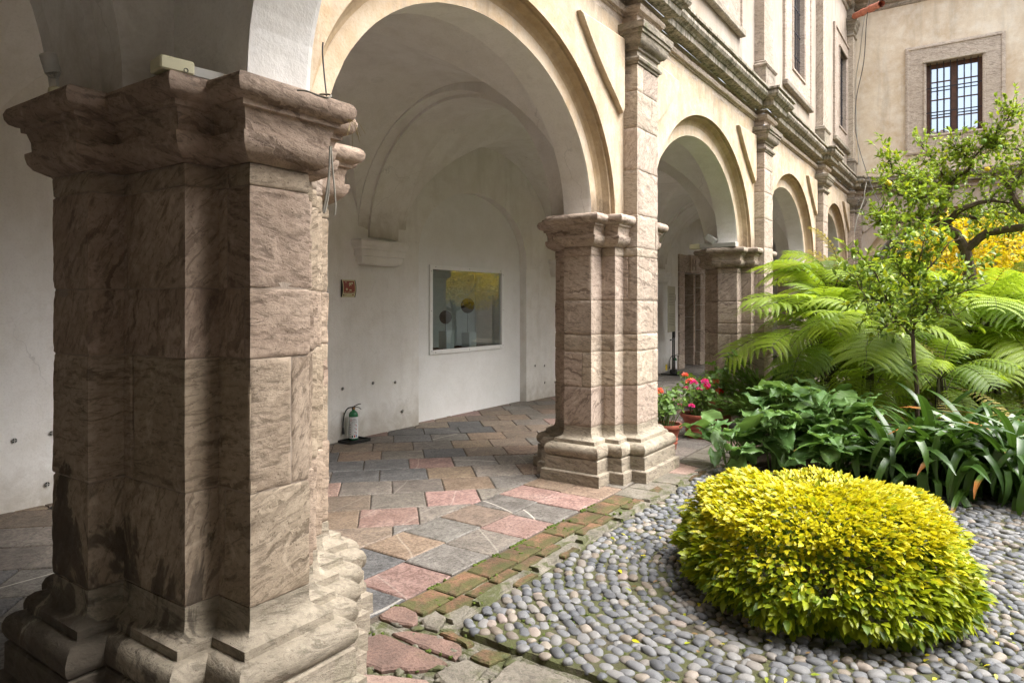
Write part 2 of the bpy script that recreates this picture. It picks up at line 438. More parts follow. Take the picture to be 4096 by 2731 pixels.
# ---------------------------------------------------------------- helpers
def mesh(name, verts, faces, mat, smooth=False):
    me = bpy.data.meshes.new(name)
    me.from_pydata([tuple(v) for v in verts], [], faces)
    if mat:
        for m_ in (mat if isinstance(mat, (list, tuple)) else [mat]):
            me.materials.append(m_)
    if smooth:
        me.polygons.foreach_set('use_smooth', [True] * len(me.polygons))
        me.update()
        me.set_sharp_from_angle(angle=R(38))
    me.update()
    return me

def obj(name, me, parent=None, loc=None, rot=None, scale=None, label=None, cat=None, group=None, kind=None):
    o = bpy.data.objects.new(name, me)
    COL.objects.link(o)
    if parent: o.parent = parent
    if loc is not None: o.location = loc
    if rot is not None: o.rotation_euler = rot
    if scale is not None: o.scale = scale
    if label: o['label'] = label
    if cat: o['category'] = cat
    if group: o['group'] = group
    if kind: o['kind'] = kind
    return o

def thing(name, label, cat, loc=(0, 0, 0), rotz=0, group=None, kind=None):
    o = obj(name, None, None, loc, (0, 0, rotz), None, label, cat, group, kind)
    o.empty_display_size = .1
    return o

class MB:
    def __init__(s): s.v = []; s.f = []
    def add(s, v, f, M=None):
        b = len(s.v)
        s.v += [tuple(M @ Vector(x)) for x in v] if M is not None else [tuple(x) for x in v]
        s.f += [tuple(i + b for i in q) for q in f]
    def box(s, a, b, bev=0, M=None):
        (x0, y0, z0), (x1, y1, z1) = a, b
        if not bev:
            v = [(x0, y0, z0), (x1, y0, z0), (x1, y1, z0), (x0, y1, z0), (x0, y0, z1), (x1, y0, z1), (x1, y1, z1), (x0, y1, z1)]
            s.add(v, [(3, 2, 1, 0), (4, 5, 6, 7), (0, 1, 5, 4), (1, 2, 6, 5), (2, 3, 7, 6), (3, 0, 4, 7)], M)
        else:
            bm = bmesh.new()
            bmesh.ops.create_cube(bm, size=1)
            for q in bm.verts:
                q.co = Vector((x0 + (q.co.x + .5) * (x1 - x0), y0 + (q.co.y + .5) * (y1 - y0), z0 + (q.co.z + .5) * (z1 - z0)))
            bmesh.ops.bevel(bm, geom=bm.edges[:], offset=bev, segments=1, affect='EDGES')
            s.bm(bm, M)
    def bm(s, bm, M=None):
        bm.verts.index_update()
        s.add([v.co.copy() for v in bm.verts], [tuple(v.index for v in f.verts) for f in bm.faces], M)
        bm.free()
    def tube(s, pts, rad, seg=6, caps=True, M=None):
        pts = [Vector(p) for p in pts]
        n = len(pts)
        if not hasattr(rad, '__len__'): rad = [rad] * n
        v, f = [], []
        up = Vector((0, 0, 1)); t0 = (pts[1] - pts[0]).normalized()
        a = t0.cross(up)
        if a.length < .05: a = t0.cross(Vector((1, 0, 0)))
        a.normalize()
        for i, p in enumerate(pts):
            t = (pts[min(i + 1, n - 1)] - pts[max(i - 1, 0)])
            t = t.normalized() if t.length > 1e-9 else t0
            a = (a - t * a.dot(t))
            a = a.normalized() if a.length > 1e-6 else t.orthogonal().normalized()
            b = t.cross(a)
            for k in range(seg):
                w = 2 * math.pi * k / seg
                v.append(p + (a * math.cos(w) + b * math.sin(w)) * rad[i])
        for i in range(n - 1):
            for k in range(seg):
                k2 = (k + 1) % seg
                f.append((i * seg + k, i * seg + k2, (i + 1) * seg + k2, (i + 1) * seg + k))
        if caps:
            f.append(tuple(reversed(range(seg)))); f.append(tuple((n - 1) * seg + k for k in range(seg)))
        s.add(v, f, M)
    def lathe(s, prof, seg=24, M=None, cap=True):
        v, f = [], []
        n = len(prof)
        for r, z in prof:
            for k in range(seg):
                w = 2 * math.pi * k / seg
                v.append((r * math.cos(w), r * math.sin(w), z))
        for i in range(n - 1):
            for k in range(seg):
                k2 = (k + 1) % seg
                f.append((i * seg + k, i * seg + k2, (i + 1) * seg + k2, (i + 1) * seg + k))
        if cap:
            f.append(tuple(reversed(range(seg)))); f.append(tuple((n - 1) * seg + k for k in range(seg)))
        s.add(v, f, M)
    def prism(s, poly, z0, z1, M=None, bev=0):
        n = len(poly)
        if bev:
            cx = sum(p[0] for p in poly) / n; cy = sum(p[1] for p in poly) / n
            ins = []
            for x, y in poly:
                d = math.hypot(x - cx, y - cy) or 1
                k = max(0, (d - bev * 1.3) / d)
                ins.append((cx + (x - cx) * k, cy + (y - cy) * k))
            v = [(x, y, z0) for x, y in poly] + [(x, y, z1 - bev) for x, y in poly] + [(x, y, z1) for x, y in ins]
            f = [tuple(range(2 * n, 3 * n))]
            for i in range(n):
                j = (i + 1) % n
                f += [(i, j, n + j, n + i), (n + i, n + j, 2 * n + j, 2 * n + i)]
        else:
            v = [(x, y, z0) for x, y in poly] + [(x, y, z1) for x, y in poly]
            f = [tuple(reversed(range(n))), tuple(range(n, 2 * n))] + [(i, (i + 1) % n, n + (i + 1) % n, n + i) for i in range(n)]
        s.add(v, f, M)
    def build(s, name, mat, parent=None, smooth=False, **k):
        return obj(name, mesh(name, s.v, s.f, mat, smooth), parent, **k)

def px(u, v, d):
    r = (u - 2048) / 2731 * d
    return Vector((d * CT + r * ST, d * ST - r * CT, CAM_H - (v - 1215) / 2731 * d))

def normals_of(path, closed):
    n = len(path); out = []
    def en(a, b):
        dx, dy = b[0] - a[0], b[1] - a[1]; L = math.hypot(dx, dy)
        return (dy / L, -dx / L)
    for i in range(n):
        e = []
        if closed or i > 0: e.append(en(path[i - 1], path[i]))
        if closed or i < n - 1: e.append(en(path[i], path[(i + 1) % n]))
        if len(e) == 1: out.append(e[0])
        else:
            k = 1 + e[0][0] * e[1][0] + e[0][1] * e[1][1]
            out.append(((e[0][0] + e[1][0]) / k, (e[0][1] + e[1][1]) / k))
    return out

def sample(path, closed, step):
    """points along the outline with mitred normals; vertices of the outline always kept"""
    nr = normals_of(path, closed); n = len(path); out = []; s = 0
    for i in range(n if closed else n - 1):
        a, b = path[i], path[(i + 1) % n]
        L = math.hypot(b[0] - a[0], b[1] - a[1])
        en = ((b[1] - a[1]) / L, -(b[0] - a[0]) / L)
        out.append((a, nr[i], s, True))
        k = max(1, int(round(L / step)))
        for j in range(1, k):
            t = j / k
            out.append(((a[0] + (b[0] - a[0]) * t, a[1] + (b[1] - a[1]) * t), en, s + L * t, False))
        s += L
    if not closed: out.append((path[-1], nr[-1], s, True))
    return out, s

def loft(path, closed, prof, step=.1, amp=0, mb=None, seed=0, T=None, cap_ends=False, cap_top=False):
    mb = mb or MB()
    pts, L = sample(path, closed, step)
    m = len(pts); v = []
    for (o, z) in prof:
        for (p, nn, s, cor) in pts:
            d = 0
            if amp:
                q = Vector((p[0] * 3 + seed, p[1] * 3, z * 3))
                d = amp * (mn.noise(q * 1.3) + .6 * mn.noise(q * 5) + .4 * mn.noise(q * 14))
                if cor: d -= amp * .8 * max(0, mn.noise(q * 4) + .2)
            w = (p[0] + nn[0] * (o + d), p[1] + nn[1] * (o + d), z + d * .4)
            v.append(T(w) if T else w)
    f = []
    cols = m if closed else m - 1
    for j in range(len(prof) - 1):
        for i in range(cols):
            i2 = (i + 1) % m
            f.append((j * m + i, j * m + i2, (j + 1) * m + i2, (j + 1) * m + i))
    if cap_ends and not closed:
        f.append(tuple(j * m for j in reversed(range(len(prof)))))
        f.append(tuple(j * m + m - 1 for j in range(len(prof))))
    if cap_top and closed:
        k = (len(prof) - 1) * m
        f.append(tuple(k + i for i in range(m)))
    mb.add(v, f)
    return mb

def dense(prof, dz=.03):
    out = [prof[0]]
    for a, b in zip(prof, prof[1:]):
        L = math.hypot(b[0] - a[0], b[1] - a[1]); k = max(1, int(L / dz))
        for j in range(1, k + 1):
            t = j / k; out.append((a[0] + (b[0] - a[0]) * t, a[1] + (b[1] - a[1]) * t))
    return out

def stone_run(path, closed, s0, s1, z0, z1, step, amp, seed, gap=.0022, bev=.006, depth=.03):
    """one facing stone: a grid along the outline from s0 to s1, rounded at its edges and returned into the joint"""
    pts, L = sample(path, closed, step)
    run = []
    def at(s):
        q = s % L if closed else s
        for i in range(len(pts)):
            a = pts[i]; b = pts[i + 1] if i + 1 < len(pts) else (pts[0][0], pts[0][1], L, True)
            if a[2] - 1e-6 <= q <= b[2] + 1e-6:
                t = (q - a[2]) / max(1e-9, b[2] - a[2])
                p = (a[0][0] + (b[0][0] - a[0][0]) * t, a[0][1] + (b[0][1] - a[0][1]) * t)
                dx, dy = b[0][0] - a[0][0], b[0][1] - a[0][1]; l = math.hypot(dx, dy) or 1
                if t < 1e-4: return (p, a[1])
                if t > 1 - 1e-4: return (p, b[1])
                return (p, (dy / l, -dx / l))
        return (pts[-1][0], pts[-1][1])
    ss = [s0 + gap, s0 + gap + bev]
    cand = []
    for k in ((-1, 0, 1) if closed else (0,)):
        cand += [p[2] + k * L for p in pts]
    ss += sorted(c for c in cand if s0 + gap + bev * 1.6 < c < s1 - gap - bev * 1.6)
    ss += [s1 - gap - bev, s1 - gap]
    nz = max(2, int(round((z1 - z0) / step)))
    zs = [z0 + gap, z0 + gap + bev] + [z0 + (z1 - z0) * j / nz for j in range(1, nz)] + [z1 - gap - bev, z1 - gap]
    cols = [(at(ss[0]), -depth, ss[0])] + [(at(s), (-bev * .7 if i in (0, len(ss) - 1) else 0), s) for i, s in enumerate(ss)] + [(at(ss[-1]), -depth, ss[-1])]
    rows = [(zs[0], -depth)] + [(z, (-bev * .7 if i in (0, len(zs) - 1) else 0)) for i, z in enumerate(zs)] + [(zs[-1], -depth)]
    v = []
    for z, oz in rows:
        for (p, nn), os_, s in cols:
            o = min(oz, os_)
            q = Vector((p[0] * 3 + seed * 3.1, p[1] * 3, z * 3))
            d = amp * (.9 * mn.noise(q * .9) + .7 * mn.noise(q * 4) + .5 * mn.noise(q * 11))
            e = min(s - s0, s1 - s, z - z0, z1 - z)
            if e < .04: d -= amp * 1.2 * max(0, mn.noise(q * 3.3 + Vector((5, 1, 2))) + .15)
            if o <= -depth: d = 0
            v.append((p[0] + nn[0] * (o + d), p[1] + nn[1] * (o + d), z))
    m = len(cols); f = []
    for j in range(len(rows) - 1):
        for i in range(m - 1):
            f.append((j * m + i, j * m + i + 1, (j + 1) * m + i + 1, (j + 1) * m + i))
    return v, f

# numpy scatter: one mesh out of many transformed copies of small templates
def scatter(name, templates, mats_, items, parent=None, smooth=False, **k):
    """items: list of (template index, Matrix 4x4, material index)"""
    VV, FI, FS, MI = [], [], [], []
    base = 0
    arr = [(np.array(t[0], dtype=np.float32), t[1]) for t in templates]
    by = {}
    for ti, M_, mi in items: by.setdefault(ti, []).append((M_, mi))
    loops, starts, totals, mids = [], [], [], []
    for ti, lst in by.items():
        tv, tf = arr[ti]
        nv = len(tv)
        Ms = np.array([np.array(m) for m, _ in lst], dtype=np.float32)
        P = np.einsum('nij,vj->nvi', Ms[:, :3, :3], tv) + Ms[:, None, :3, 3]
        VV.append(P.reshape(-1, 3))
        fl = np.concatenate([np.array(q, dtype=np.int64) for q in tf])
        ft = np.array([len(q) for q in tf])
        n = len(lst)
        loops.append((fl[None, :] + (base + np.arange(n) * nv)[:, None]).ravel())
        totals.append(np.tile(ft, n))
        mids.append(np.repeat(np.array([m for _, m in lst]), len(tf)))
        base += n * nv
    V_ = np.concatenate(VV); Lp = np.concatenate(loops); To = np.concatenate(totals); Mi = np.concatenate(mids)
    me = bpy.data.meshes.new(name)
    me.vertices.add(len(V_)); me.vertices.foreach_set('co', V_.ravel())
    me.loops.add(len(Lp)); me.loops.foreach_set('vertex_index', Lp.astype(np.int32))
    me.polygons.add(len(To))
    st = np.concatenate([[0], np.cumsum(To)[:-1]])
    me.polygons.foreach_set('loop_start', st.astype(np.int32))
    me.polygons.foreach_set('loop_total', To.astype(np.int32))
    for m_ in mats_: me.materials.append(m_)
    me.polygons.foreach_set('material_index', Mi.astype(np.int32))
    if smooth: me.polygons.foreach_set('use_smooth', [True] * len(To))
    me.update(calc_edges=True)
    me.validate()
    return obj(name, me, parent, **k)

def TRS(loc, rot, sc):
    if not hasattr(sc, '__len__'): sc = (sc, sc, sc)
    return Matrix.Translation(loc) @ (rot if isinstance(rot, Matrix) else Euler(rot).to_matrix()).to_4x4() @ Matrix.Diagonal((*sc, 1))

def aim(direction, roll=0.0):
    """matrix turning local +X to direction, +Z as up as possible"""
    x = Vector(direction).normalized()
    up = Vector((0, 0, 1))
    if abs(x.z) > .98: up = Vector((1, 0, 0))
    y = up.cross(x).normalized(); z = x.cross(y)
    m = Matrix((x, y, z)).transposed()
    return m @ Matrix.Rotation(roll, 3, 'X')

def depth_of(p): return p[0] * CT + p[1] * ST
# ---------------------------------------------------------------- transforms of the four wings (local x along the front, y inwards)
T_A = lambda p: p
T_B = lambda p: (4.83 - p[1], 4.78 - p[0], p[2])
T_C = lambda p: (16.49 + p[1], 4.825 - p[0], p[2])
T_D = lambda p: (21.31 - p[0], -11.54 - p[1], p[2])
SPR = 2.48
BAY = 4.54
PC = [6.255, 10.80, 15.34]                  # pier centres
def arches(n_end=18.80):
    return [(2.50, 5.62, 2.28, 5.83)] + [(c + .635, c2 - .635, c + .425, c2 - .425) for c, c2 in zip(PC, PC[1:])] + [(PC[-1] + .635, n_end, PC[-1] + .425, n_end + .2)]

def flipf(fs): return [tuple(reversed(f)) for f in fs]

def arch_pt(x0, x1, rise, t):
    cx, h = (x0 + x1) / 2, (x1 - x0) / 2
    return cx - h * math.cos(t), SPR + rise * math.sin(t)

def arc_strip(mb, A, B, n=56, T=None, rev=False):
    """strip between two arcs given as functions t->(x,y,z)"""
    v = []
    for i in range(n + 1):
        t = math.pi * i / n
        v += [A(t), B(t)]
    if T: v = [T(p) for p in v]
    f = [(2 * i, 2 * i + 1, 2 * i + 3, 2 * i + 2) for i in range(n)]
    mb.add(v, flipf(f) if rev else f)

def wob(x, z, a=.006):
    q = Vector((x * 2.2, z * 2.2, 3.3))
    return a * (mn.noise(q) + .6 * mn.noise(q * 3.1) + .4 * mn.noise(q * 9))

def cloister_wing(label, T, detail, group, xs=1.97, xe=19.35, ends=(None, None), flip=False, windows=True, arch4=18.80):
    W = thing('cloister_wing', label, 'building wing', T((10.6, 4.5, 0)), 0, group)
    inv = Matrix.Translation(-Vector(W.location))
    def fin(mb, name, mat, smooth=False, **k):
        if flip: mb.f = flipf(mb.f)
        mb.v = [tuple(Vector(p) - Vector(W.location)) for p in mb.v]
        par = k.pop('par', W)
        return mb.build(name, S[mat], par, smooth, **k)
    ARC = arches(arch4)
    ZT = 4.46
    # front wall round each arch
    front, ring, soff, back, cav = MB(), MB(), MB(), MB(), MB()
    bounds = [xs] + PC + [xe]
    for ai, (a, b, oa, ob) in enumerate(ARC):
        xl, xr = bounds[ai], bounds[ai + 1]
        n = 72 if detail > 1 else 32
        m = 14 if detail > 1 else 4
        v, cols = [], []
        ts = [math.pi * i / n for i in range(n + 1)]
        xx = [(xl, SPR)] + [arch_pt(oa, ob, 1.50, t) for t in ts] + [(xr, SPR)]
        for (x, z) in xx:
            for j in range(m + 1):
                zz = z + (ZT - z) * j / m
                v.append((x, 2.86 - (wob(x, zz) if 0 < j < m else 0), zz))
        f = []
        for i in range(len(xx) - 1):
            for j in range(m):
                k = i * (m + 1) + j
                f.append((k, k + m + 1, k + m + 2, k + 1))
        front.add([T(p) for p in v], f)
        O = lambda t, y, d=0: (lambda q: (q[0], y, q[1]))(arch_pt(oa + d, ob - d, 1.50 - d, t))
        I = lambda t, y, d=0: (lambda q: (q[0] , y, q[1]))(arch_pt(a + d, b - d, 1.275 - d, t))
        w_ = lambda t: .004 * mn.noise(Vector((t * 9, ai * 3.0, 0))) + .003 * mn.noise(Vector((t * 30, ai, 1)))
        prof = [(0, 2.86), (0, 2.90), (.022, 2.905), (.03, 2.93), (.045, 2.965), (.075, 2.99), (.10, 3.0)]
        for (d0, y0), (d1, y1) in zip(prof, prof[1:]):
            arc_strip(cav, lambda t: O(t, y0, d0 + w_(t)), lambda t: O(t, y1, d1 + w_(t)), T=T, rev=False)
        arc_strip(ring, lambda t: O(t, 3.0, .10), lambda t: I(t, 3.0, w_(t)), T=T, rev=False)
        arc_strip(soff, lambda t: I(t, 3.0, w_(t)), lambda t: I(t, 3.02, w_(t) + .004), T=T)
        arc_strip(soff, lambda t: I(t, 3.02, .004 + w_(t)), lambda t: I(t, 3.29, .004 + w_(t)), T=T)
        # gallery side of the arcade wall above the arch
        v = []
        for i in range(n + 1):
            x, z = arch_pt(a, b, 1.275, ts[i])
            v += [T((x, 3.29, z)), T((x, 3.29, 4.3))]
        back.add(v, flipf([(2 * i, 2 * i + 2, 2 * i + 3, 2 * i + 1) for i in range(n)]))
        for (p, q) in (((xl, a)), ((b, xr))):
            back.add([T(w) for w in ((p, 3.29, SPR), (q, 3.29, SPR), (q, 3.29, 4.3), (p, 3.29, 4.3))], [(3, 2, 1, 0)])
        # underside over the piers
        front.add([T(w) for w in ((xl, 2.86, SPR), (oa, 2.86, SPR), (oa, 3.3, SPR), (xl, 3.3, SPR))], [(0, 1, 2, 3)])
        front.add([T(w) for w in ((ob, 2.86, SPR), (xr, 2.86, SPR), (xr, 3.3, SPR), (ob, 3.3, SPR))], [(0, 1, 2, 3)])
    fin(front, 'arcade_wall', 'tan' if detail > 2 else 'pale')
    fin(cav, 'arch_moulding', 'brownpl', True)
    fin(ring, 'archivolt', 'tan')
    fin(soff, 'arch_soffit', 'white')
    fin(back, 'inner_wall_face', 'white')
    # raised spandrel panels
    for ai, (a, b, oa, ob) in enumerate(ARC):
        for sgn, cxx in ((1, bounds[ai]), (-1, bounds[ai + 1])):
            if ai == 0 and sgn == 1: cxx = 1.95
            if ai == 3 and sgn == -1: cxx = arch4 + .62
            if detail < 2: continue
            pts = [(cxx + sgn * .30, 4.17), (cxx + sgn * 1.17, 4.14)]
            for k in range(1, 9):
                t = k / 9
                pts.append((cxx + sgn * (1.17 - .80 * t + .05 * math.sin(math.pi * t)), 4.14 - .66 * t))
            pts += [(cxx + sgn * .345, 3.45), (cxx + sgn * .30, 3.50)]
            nn = len(pts)
            outv = [(x, 2.862, z) for x, z in pts] + [(x, 2.818, z) for x, z in pts]
            mx = sum(p[0] for p in pts) / nn; mz = sum(p[1] for p in pts) / nn
            outv += [(x + (mx - x) * .06, 2.806, z + (mz - z) * .05) for x, z in pts]
            f = []
            for i in range(nn):
                j = (i + 1) % nn
                f += [(i, j, nn + j, nn + i), (nn + i, nn + j, 2 * nn + j, 2 * nn + i)]
            f.append(tuple(range(2 * nn, 3 * nn)))
            mb = MB(); mb.add([T(p) for p in outv], f if sgn < 0 else flipf(f))
            bm = bmesh.new(); me = mesh('t', mb.v, mb.f, None); bm.from_mesh(me)
            bmesh.ops.recalc_face_normals(bm, faces=bm.faces[:])
            mb = MB(); mb.bm(bm)
            mb.v = [tuple(Vector(p) - Vector(W.location)) for p in mb.v]
            mb.build('spandrel_panel', S['tan' if detail > 2 else 'pale'], W)
    # outline of wall with pilaster breaks
    def outline(xa, xb, w=.245):
        p = [(xa, 2.86)]
        for c in PC: p += [(c - w, 2.86), (c - w, 2.715), (c + w, 2.715), (c + w, 2.86)]
        if ends[1] is not None: p += [(ends[1] - .2, 2.86), (ends[1] - .2, 2.715), (ends[1], 2.715)]
        else: p += [(xb, 2.86)]
        if ends[0] is not None: p = [(ends[0], 2.715), (ends[0] + .15, 2.715), (ends[0] + .15, 2.86)] + p[1:]
        return p
    P = outline(xs, xe)
    st = .12 if detail > 1 else .6
    am = .0035 if detail > 1 else 0
    fin(loft(P, False, dense([(0, 4.33), (0, 4.395), (.02, 4.40), (.022, 4.415), (.05, 4.42), (.062, 4.445), (.055, 4.475), (.03, 4.485), (.0, 4.487), (0, 4.50)], .05), st, am, T=T), 'string_course', 'stone_pink', True)
    fin(loft(P, False, dense([(0, 4.50), (.02, 4.53), (.05, 4.545)], .05), st, am, seed=3, T=T), 'frieze', 'stone_pink')
    fin(loft(P, False, [(.05, 4.545), (.165, 4.560), (.172, 4.565), (.175, 4.628), (.178, 4.632), (.19, 4.634), (.205, 4.65), (.245, 4.672), (.265, 4.705), (.262, 4.742), (.245, 4.762), (.27, 4.768), (.283, 4.772), (.285, 4.80), (.05, 4.835), (-.03, 4.84)], st, am * 1.6, seed=5, T=T), 'cornice', 'cornice')
    # upper storey
    wins = []
    if windows: wins = [(8.72, 1), (13.37, 1), (18.10, 1)] if detail > 1 else []
    if windows == 'C': wins = [(4.215, 2), (8.75, 2), (13.3, 2)]
    zt = 9.05
    up = MB()
    x = xs
    SEG = []
    for c, kind in wins:
        hw = .47 if kind == 1 else .56
        SEG.append((c - hw, c + hw, 5.88 if kind == 1 else 5.735, 7.69 if kind == 1 else 7.465, c, kind))
    def grid(x0, x1, z0, z1, y=2.86):
        nx, nz = max(1, int((x1 - x0) / .35)), max(1, int((z1 - z0) / .35))
        v = [(x0 + (x1 - x0) * i / nx, y - (wob(x0 + (x1 - x0) * i / nx, z0 + (z1 - z0) * j / nz, .008) if 0 < i < nx and 0 < j < nz else 0), z0 + (z1 - z0) * j / nz) for i in range(nx + 1) for j in range(nz + 1)]
        up.add([T(p) for p in v], [(i * (nz + 1) + j, (i + 1) * (nz + 1) + j, (i + 1) * (nz + 1) + j + 1, i * (nz + 1) + j + 1) for i in range(nx) for j in range(nz)])
    for (a, b, z0, z1, c, kind) in SEG:
        grid(x, a, 4.80, zt); grid(a, b, 4.80, z0); grid(a, b, z1, zt); x = b
    grid(x, xe, 4.80, zt)
    fin(up, 'upper_wall', 'farpl' if windows == 'C' else 'pale')
    for (a, b, z0, z1, c, kind) in SEG:
        fr = MB()
        def rect_ring(o0, y0, o1, y1):
            q0 = [(a - o0[0], y0, z0 - o0[1]), (b + o0[0], y0, z0 - o0[1]), (b + o0[0], y0, z1 + o0[1]), (a - o0[0], y0, z1 + o0[1])]
            q1 = [(a - o1[0], y1, z0 - o1[1]), (b + o1[0], y1, z0 - o1[1]), (b + o1[0], y1, z1 + o1[1]), (a - o1[0], y1, z1 + o1[1])]
            fr.add([T(p) for p in q0 + q1], [(i, (i + 1) % 4, 4 + (i + 1) % 4, 4 + i) for i in range(4)])
        ox, oz = (.60, .42) if kind == 1 else (.44, .45)
        seq = [((ox, oz), 2.862), ((ox, oz), 2.815), ((ox - .04, oz - .04), 2.80), ((ox - .07, oz - .07), 2.80), ((ox - .08, oz - .08), 2.825), ((.06, .06), 2.825), ((.05, .05), 2.80), ((.02, .02), 2.80), ((0, 0), 2.82), ((0, 0), 3.12)]
        for (o0, y0), (o1, y1) in zip(seq, seq[1:]): rect_ring(o0, y0, o1, y1)
        wt = obj('window', None, W)
        wt.location = Vector(T((c, 2.9, z0))) - Vector(W.location)
        def sub(mb, name, mat, smooth=False):
            if flip: mb.f = flipf(mb.f)
            mb.v = [tuple(Vector(p) - Vector(W.location) - wt.location) for p in mb.v]
            return mb.build(name, S[mat], wt, smooth)
        sub(fr, 'stone_surround', 'stone_pink')
        if kind == 1:
            sl = MB(); sl.box((a - ox - .02, 2.77, z0 - oz - .05), (b + ox + .02, 2.86, z0 - oz + .045), .012); sl.v = [T(p) for p in sl.v]; sub(sl, 'sill', 'stone_grey')
            ll = MB(); ll.box((a - .07, 2.78, z1 + .0), (b + .07, 2.86, z1 + .06), .01); ll.v = [T(p) for p in ll.v]; sub(ll, 'lintel_moulding', 'stone_pink')
        else:
            ll = MB(); ll.box((a - .07, 2.765, z1 + .002), (b + .07, 2.86, z1 + .05), .01); ll.v = [T(p) for p in ll.v]; sub(ll, 'lintel_moulding', 'stone_pink')
        # wooden casement behind the grille
        yw = 3.03
        wd = MB()
        sw = .09
        for bx in (((a, yw, z0), (a + sw, yw + .06, z1)), ((b - sw, yw, z0), (b, yw + .06, z1)), ((a + sw, yw, z0), (b - sw, yw + .06, z0 + .06)), ((a + sw, yw, z1 - .10), (b - sw, yw + .06, z1)),
                   ((c - .055, yw - .01, z0 + .06), (c + .055, yw + .06, z1 - .10))): wd.box(*bx)
        for k in range(1, 4):
            zz = z0 + (z1 - z0) * k / 4
            for xa_, xb_ in ((a + sw, c - .055), (c + .055, b - sw)): wd.box((xa_, yw + .012, zz - .013), (xb_, yw + .05, zz + .013))
        wd.v = [T(p) for p in wd.v]; sub(wd, 'casement_frame', 'wood')
        gp = MB(); gp.box((a + .02, yw + .028, z0 + .02), (c - .03, yw + .034, z1 - .02)); gp.v = [T(p) for p in gp.v]; sub(gp, 'pane', 'winglass')
        gp = MB(); gp.box((c + .03, yw + .028, z0 + .02), (b - .02, yw + .034, z1 - .02)); gp.v = [T(p) for p in gp.v]; sub(gp, 'pane', 'winglass')
        nb = 8 if kind == 2 else 6
        for k in range(nb):
            xx = a + (b - a) * (k + .6) / (nb + .2)
            br = MB(); br.tube([T((xx, 2.90, z0 - .02)), T((xx, 2.90, z1 + .02))], .0115, 5); sub(br, 'grille_bar', 'ironbar')
        for zz in ([z0 + (z1 - z0) * q for q in ((.31, .65) if kind == 2 else (.2, .45, .7, .93))]):
            br = MB(); br.box((a - .02, 2.893, zz - .012), (b + .02, 2.907, zz + .012)); br.v = [T(p) for p in br.v]; sub(br, 'grille_crossbar', 'ironbar')
        rm = MB(); rm.box((a - .02, yw + .35, z0 - .1), (b + .02, yw + .37, z1 + .1)); rm.v = [T(p) for p in rm.v]; sub(rm, 'dark_interior', 'doorgrey')
    # upper pilasters
    if detail > 1 or windows == 'C':
        for c in PC + ([ends[1] - .02] if ends[1] else []):
            w = .245
            pth = [(c - w, 2.865), (c - w, 2.715), (c + w, 2.715), (c + w, 2.865)]
            fin(loft(pth, False, dense([(.03, 4.835), (.03, 5.19), (.045, 5.20), (.06, 5.225), (.045, 5.255), (.02, 5.262), (.03, 5.275), (0, 5.30)], .06), .08, .003, seed=c, T=T), 'pilaster_pedestal', 'stone_grey')
            fin(loft(pth, False, dense([(0, 5.30), (0, 8.35)], .12), .12, .004, seed=c + 1, T=T), 'upper_pilaster', 'stone_pink')
            fin(loft(pth, False, dense([(0, 8.35), (.03, 8.37), (.03, 8.40), (0, 8.42), (0, 8.50), (.03, 8.52), (.05, 8.60), (.07, 8.62), (.07, 8.68), (.10, 8.72), (.10, 8.80), (0, 8.82), (0, 9.05)], .06), .1, .003, seed=c + 2, T=T), 'upper_capital', 'stone_grey')
    fin(loft([(xs, 2.86), (xe, 2.86)], False, dense([(0, 9.0), (.03, 9.02), (.05, 9.06), (.05, 9.10), (.12, 9.13), (.16, 9.2), (.17, 9.24), (.34, 9.27), (.36, 9.36), (.1, 9.45), (-.2, 9.5)], .08), .3 if detail > 1 else 2, am, T=T), 'eaves_cornice', 'stone_grey')
    rf = MB(); rf.box((-1.7, 2.88, 9.46), (23.0 if detail > 1 else 19.5, 6.55, 9.56)); rf.v = [T(p) for p in rf.v]; fin(rf, 'roof', 'roof')
    sl = MB(); sl.box((xs + .1, 2.88, 4.32), (xe - .1, 6.5, 4.42)); sl.v = [T(p) for p in sl.v]; fin(sl, 'upper_floor', 'mortar')
    return W

wing_a = cloister_wing('long ochre arcade front with four arches under a mossy cornice, pilasters and barred windows above', T_A, 3, 'wings around the cloister court', xs=1.97, xe=19.34, ends=(2.11, 19.2))
wing_c = cloister_wing('sandy far wing with one square barred window in a broad stone surround', T_C, 2, 'wings around the cloister court', xs=1.96, xe=19.34, ends=(2.11, None), windows='C')
wing_b = cloister_wing('near wing whose white arch soffit springs from the big dark pier', T_B, 2, 'wings around the cloister court', xs=1.97, xe=19.2, ends=(2.11, None), flip=True, windows=False)
wing_d = cloister_wing('wing opposite the long arcade, outside the picture, only mirrored in the panes', T_D, 1, 'wings around the cloister court', xs=1.97, xe=19.3, windows=False)

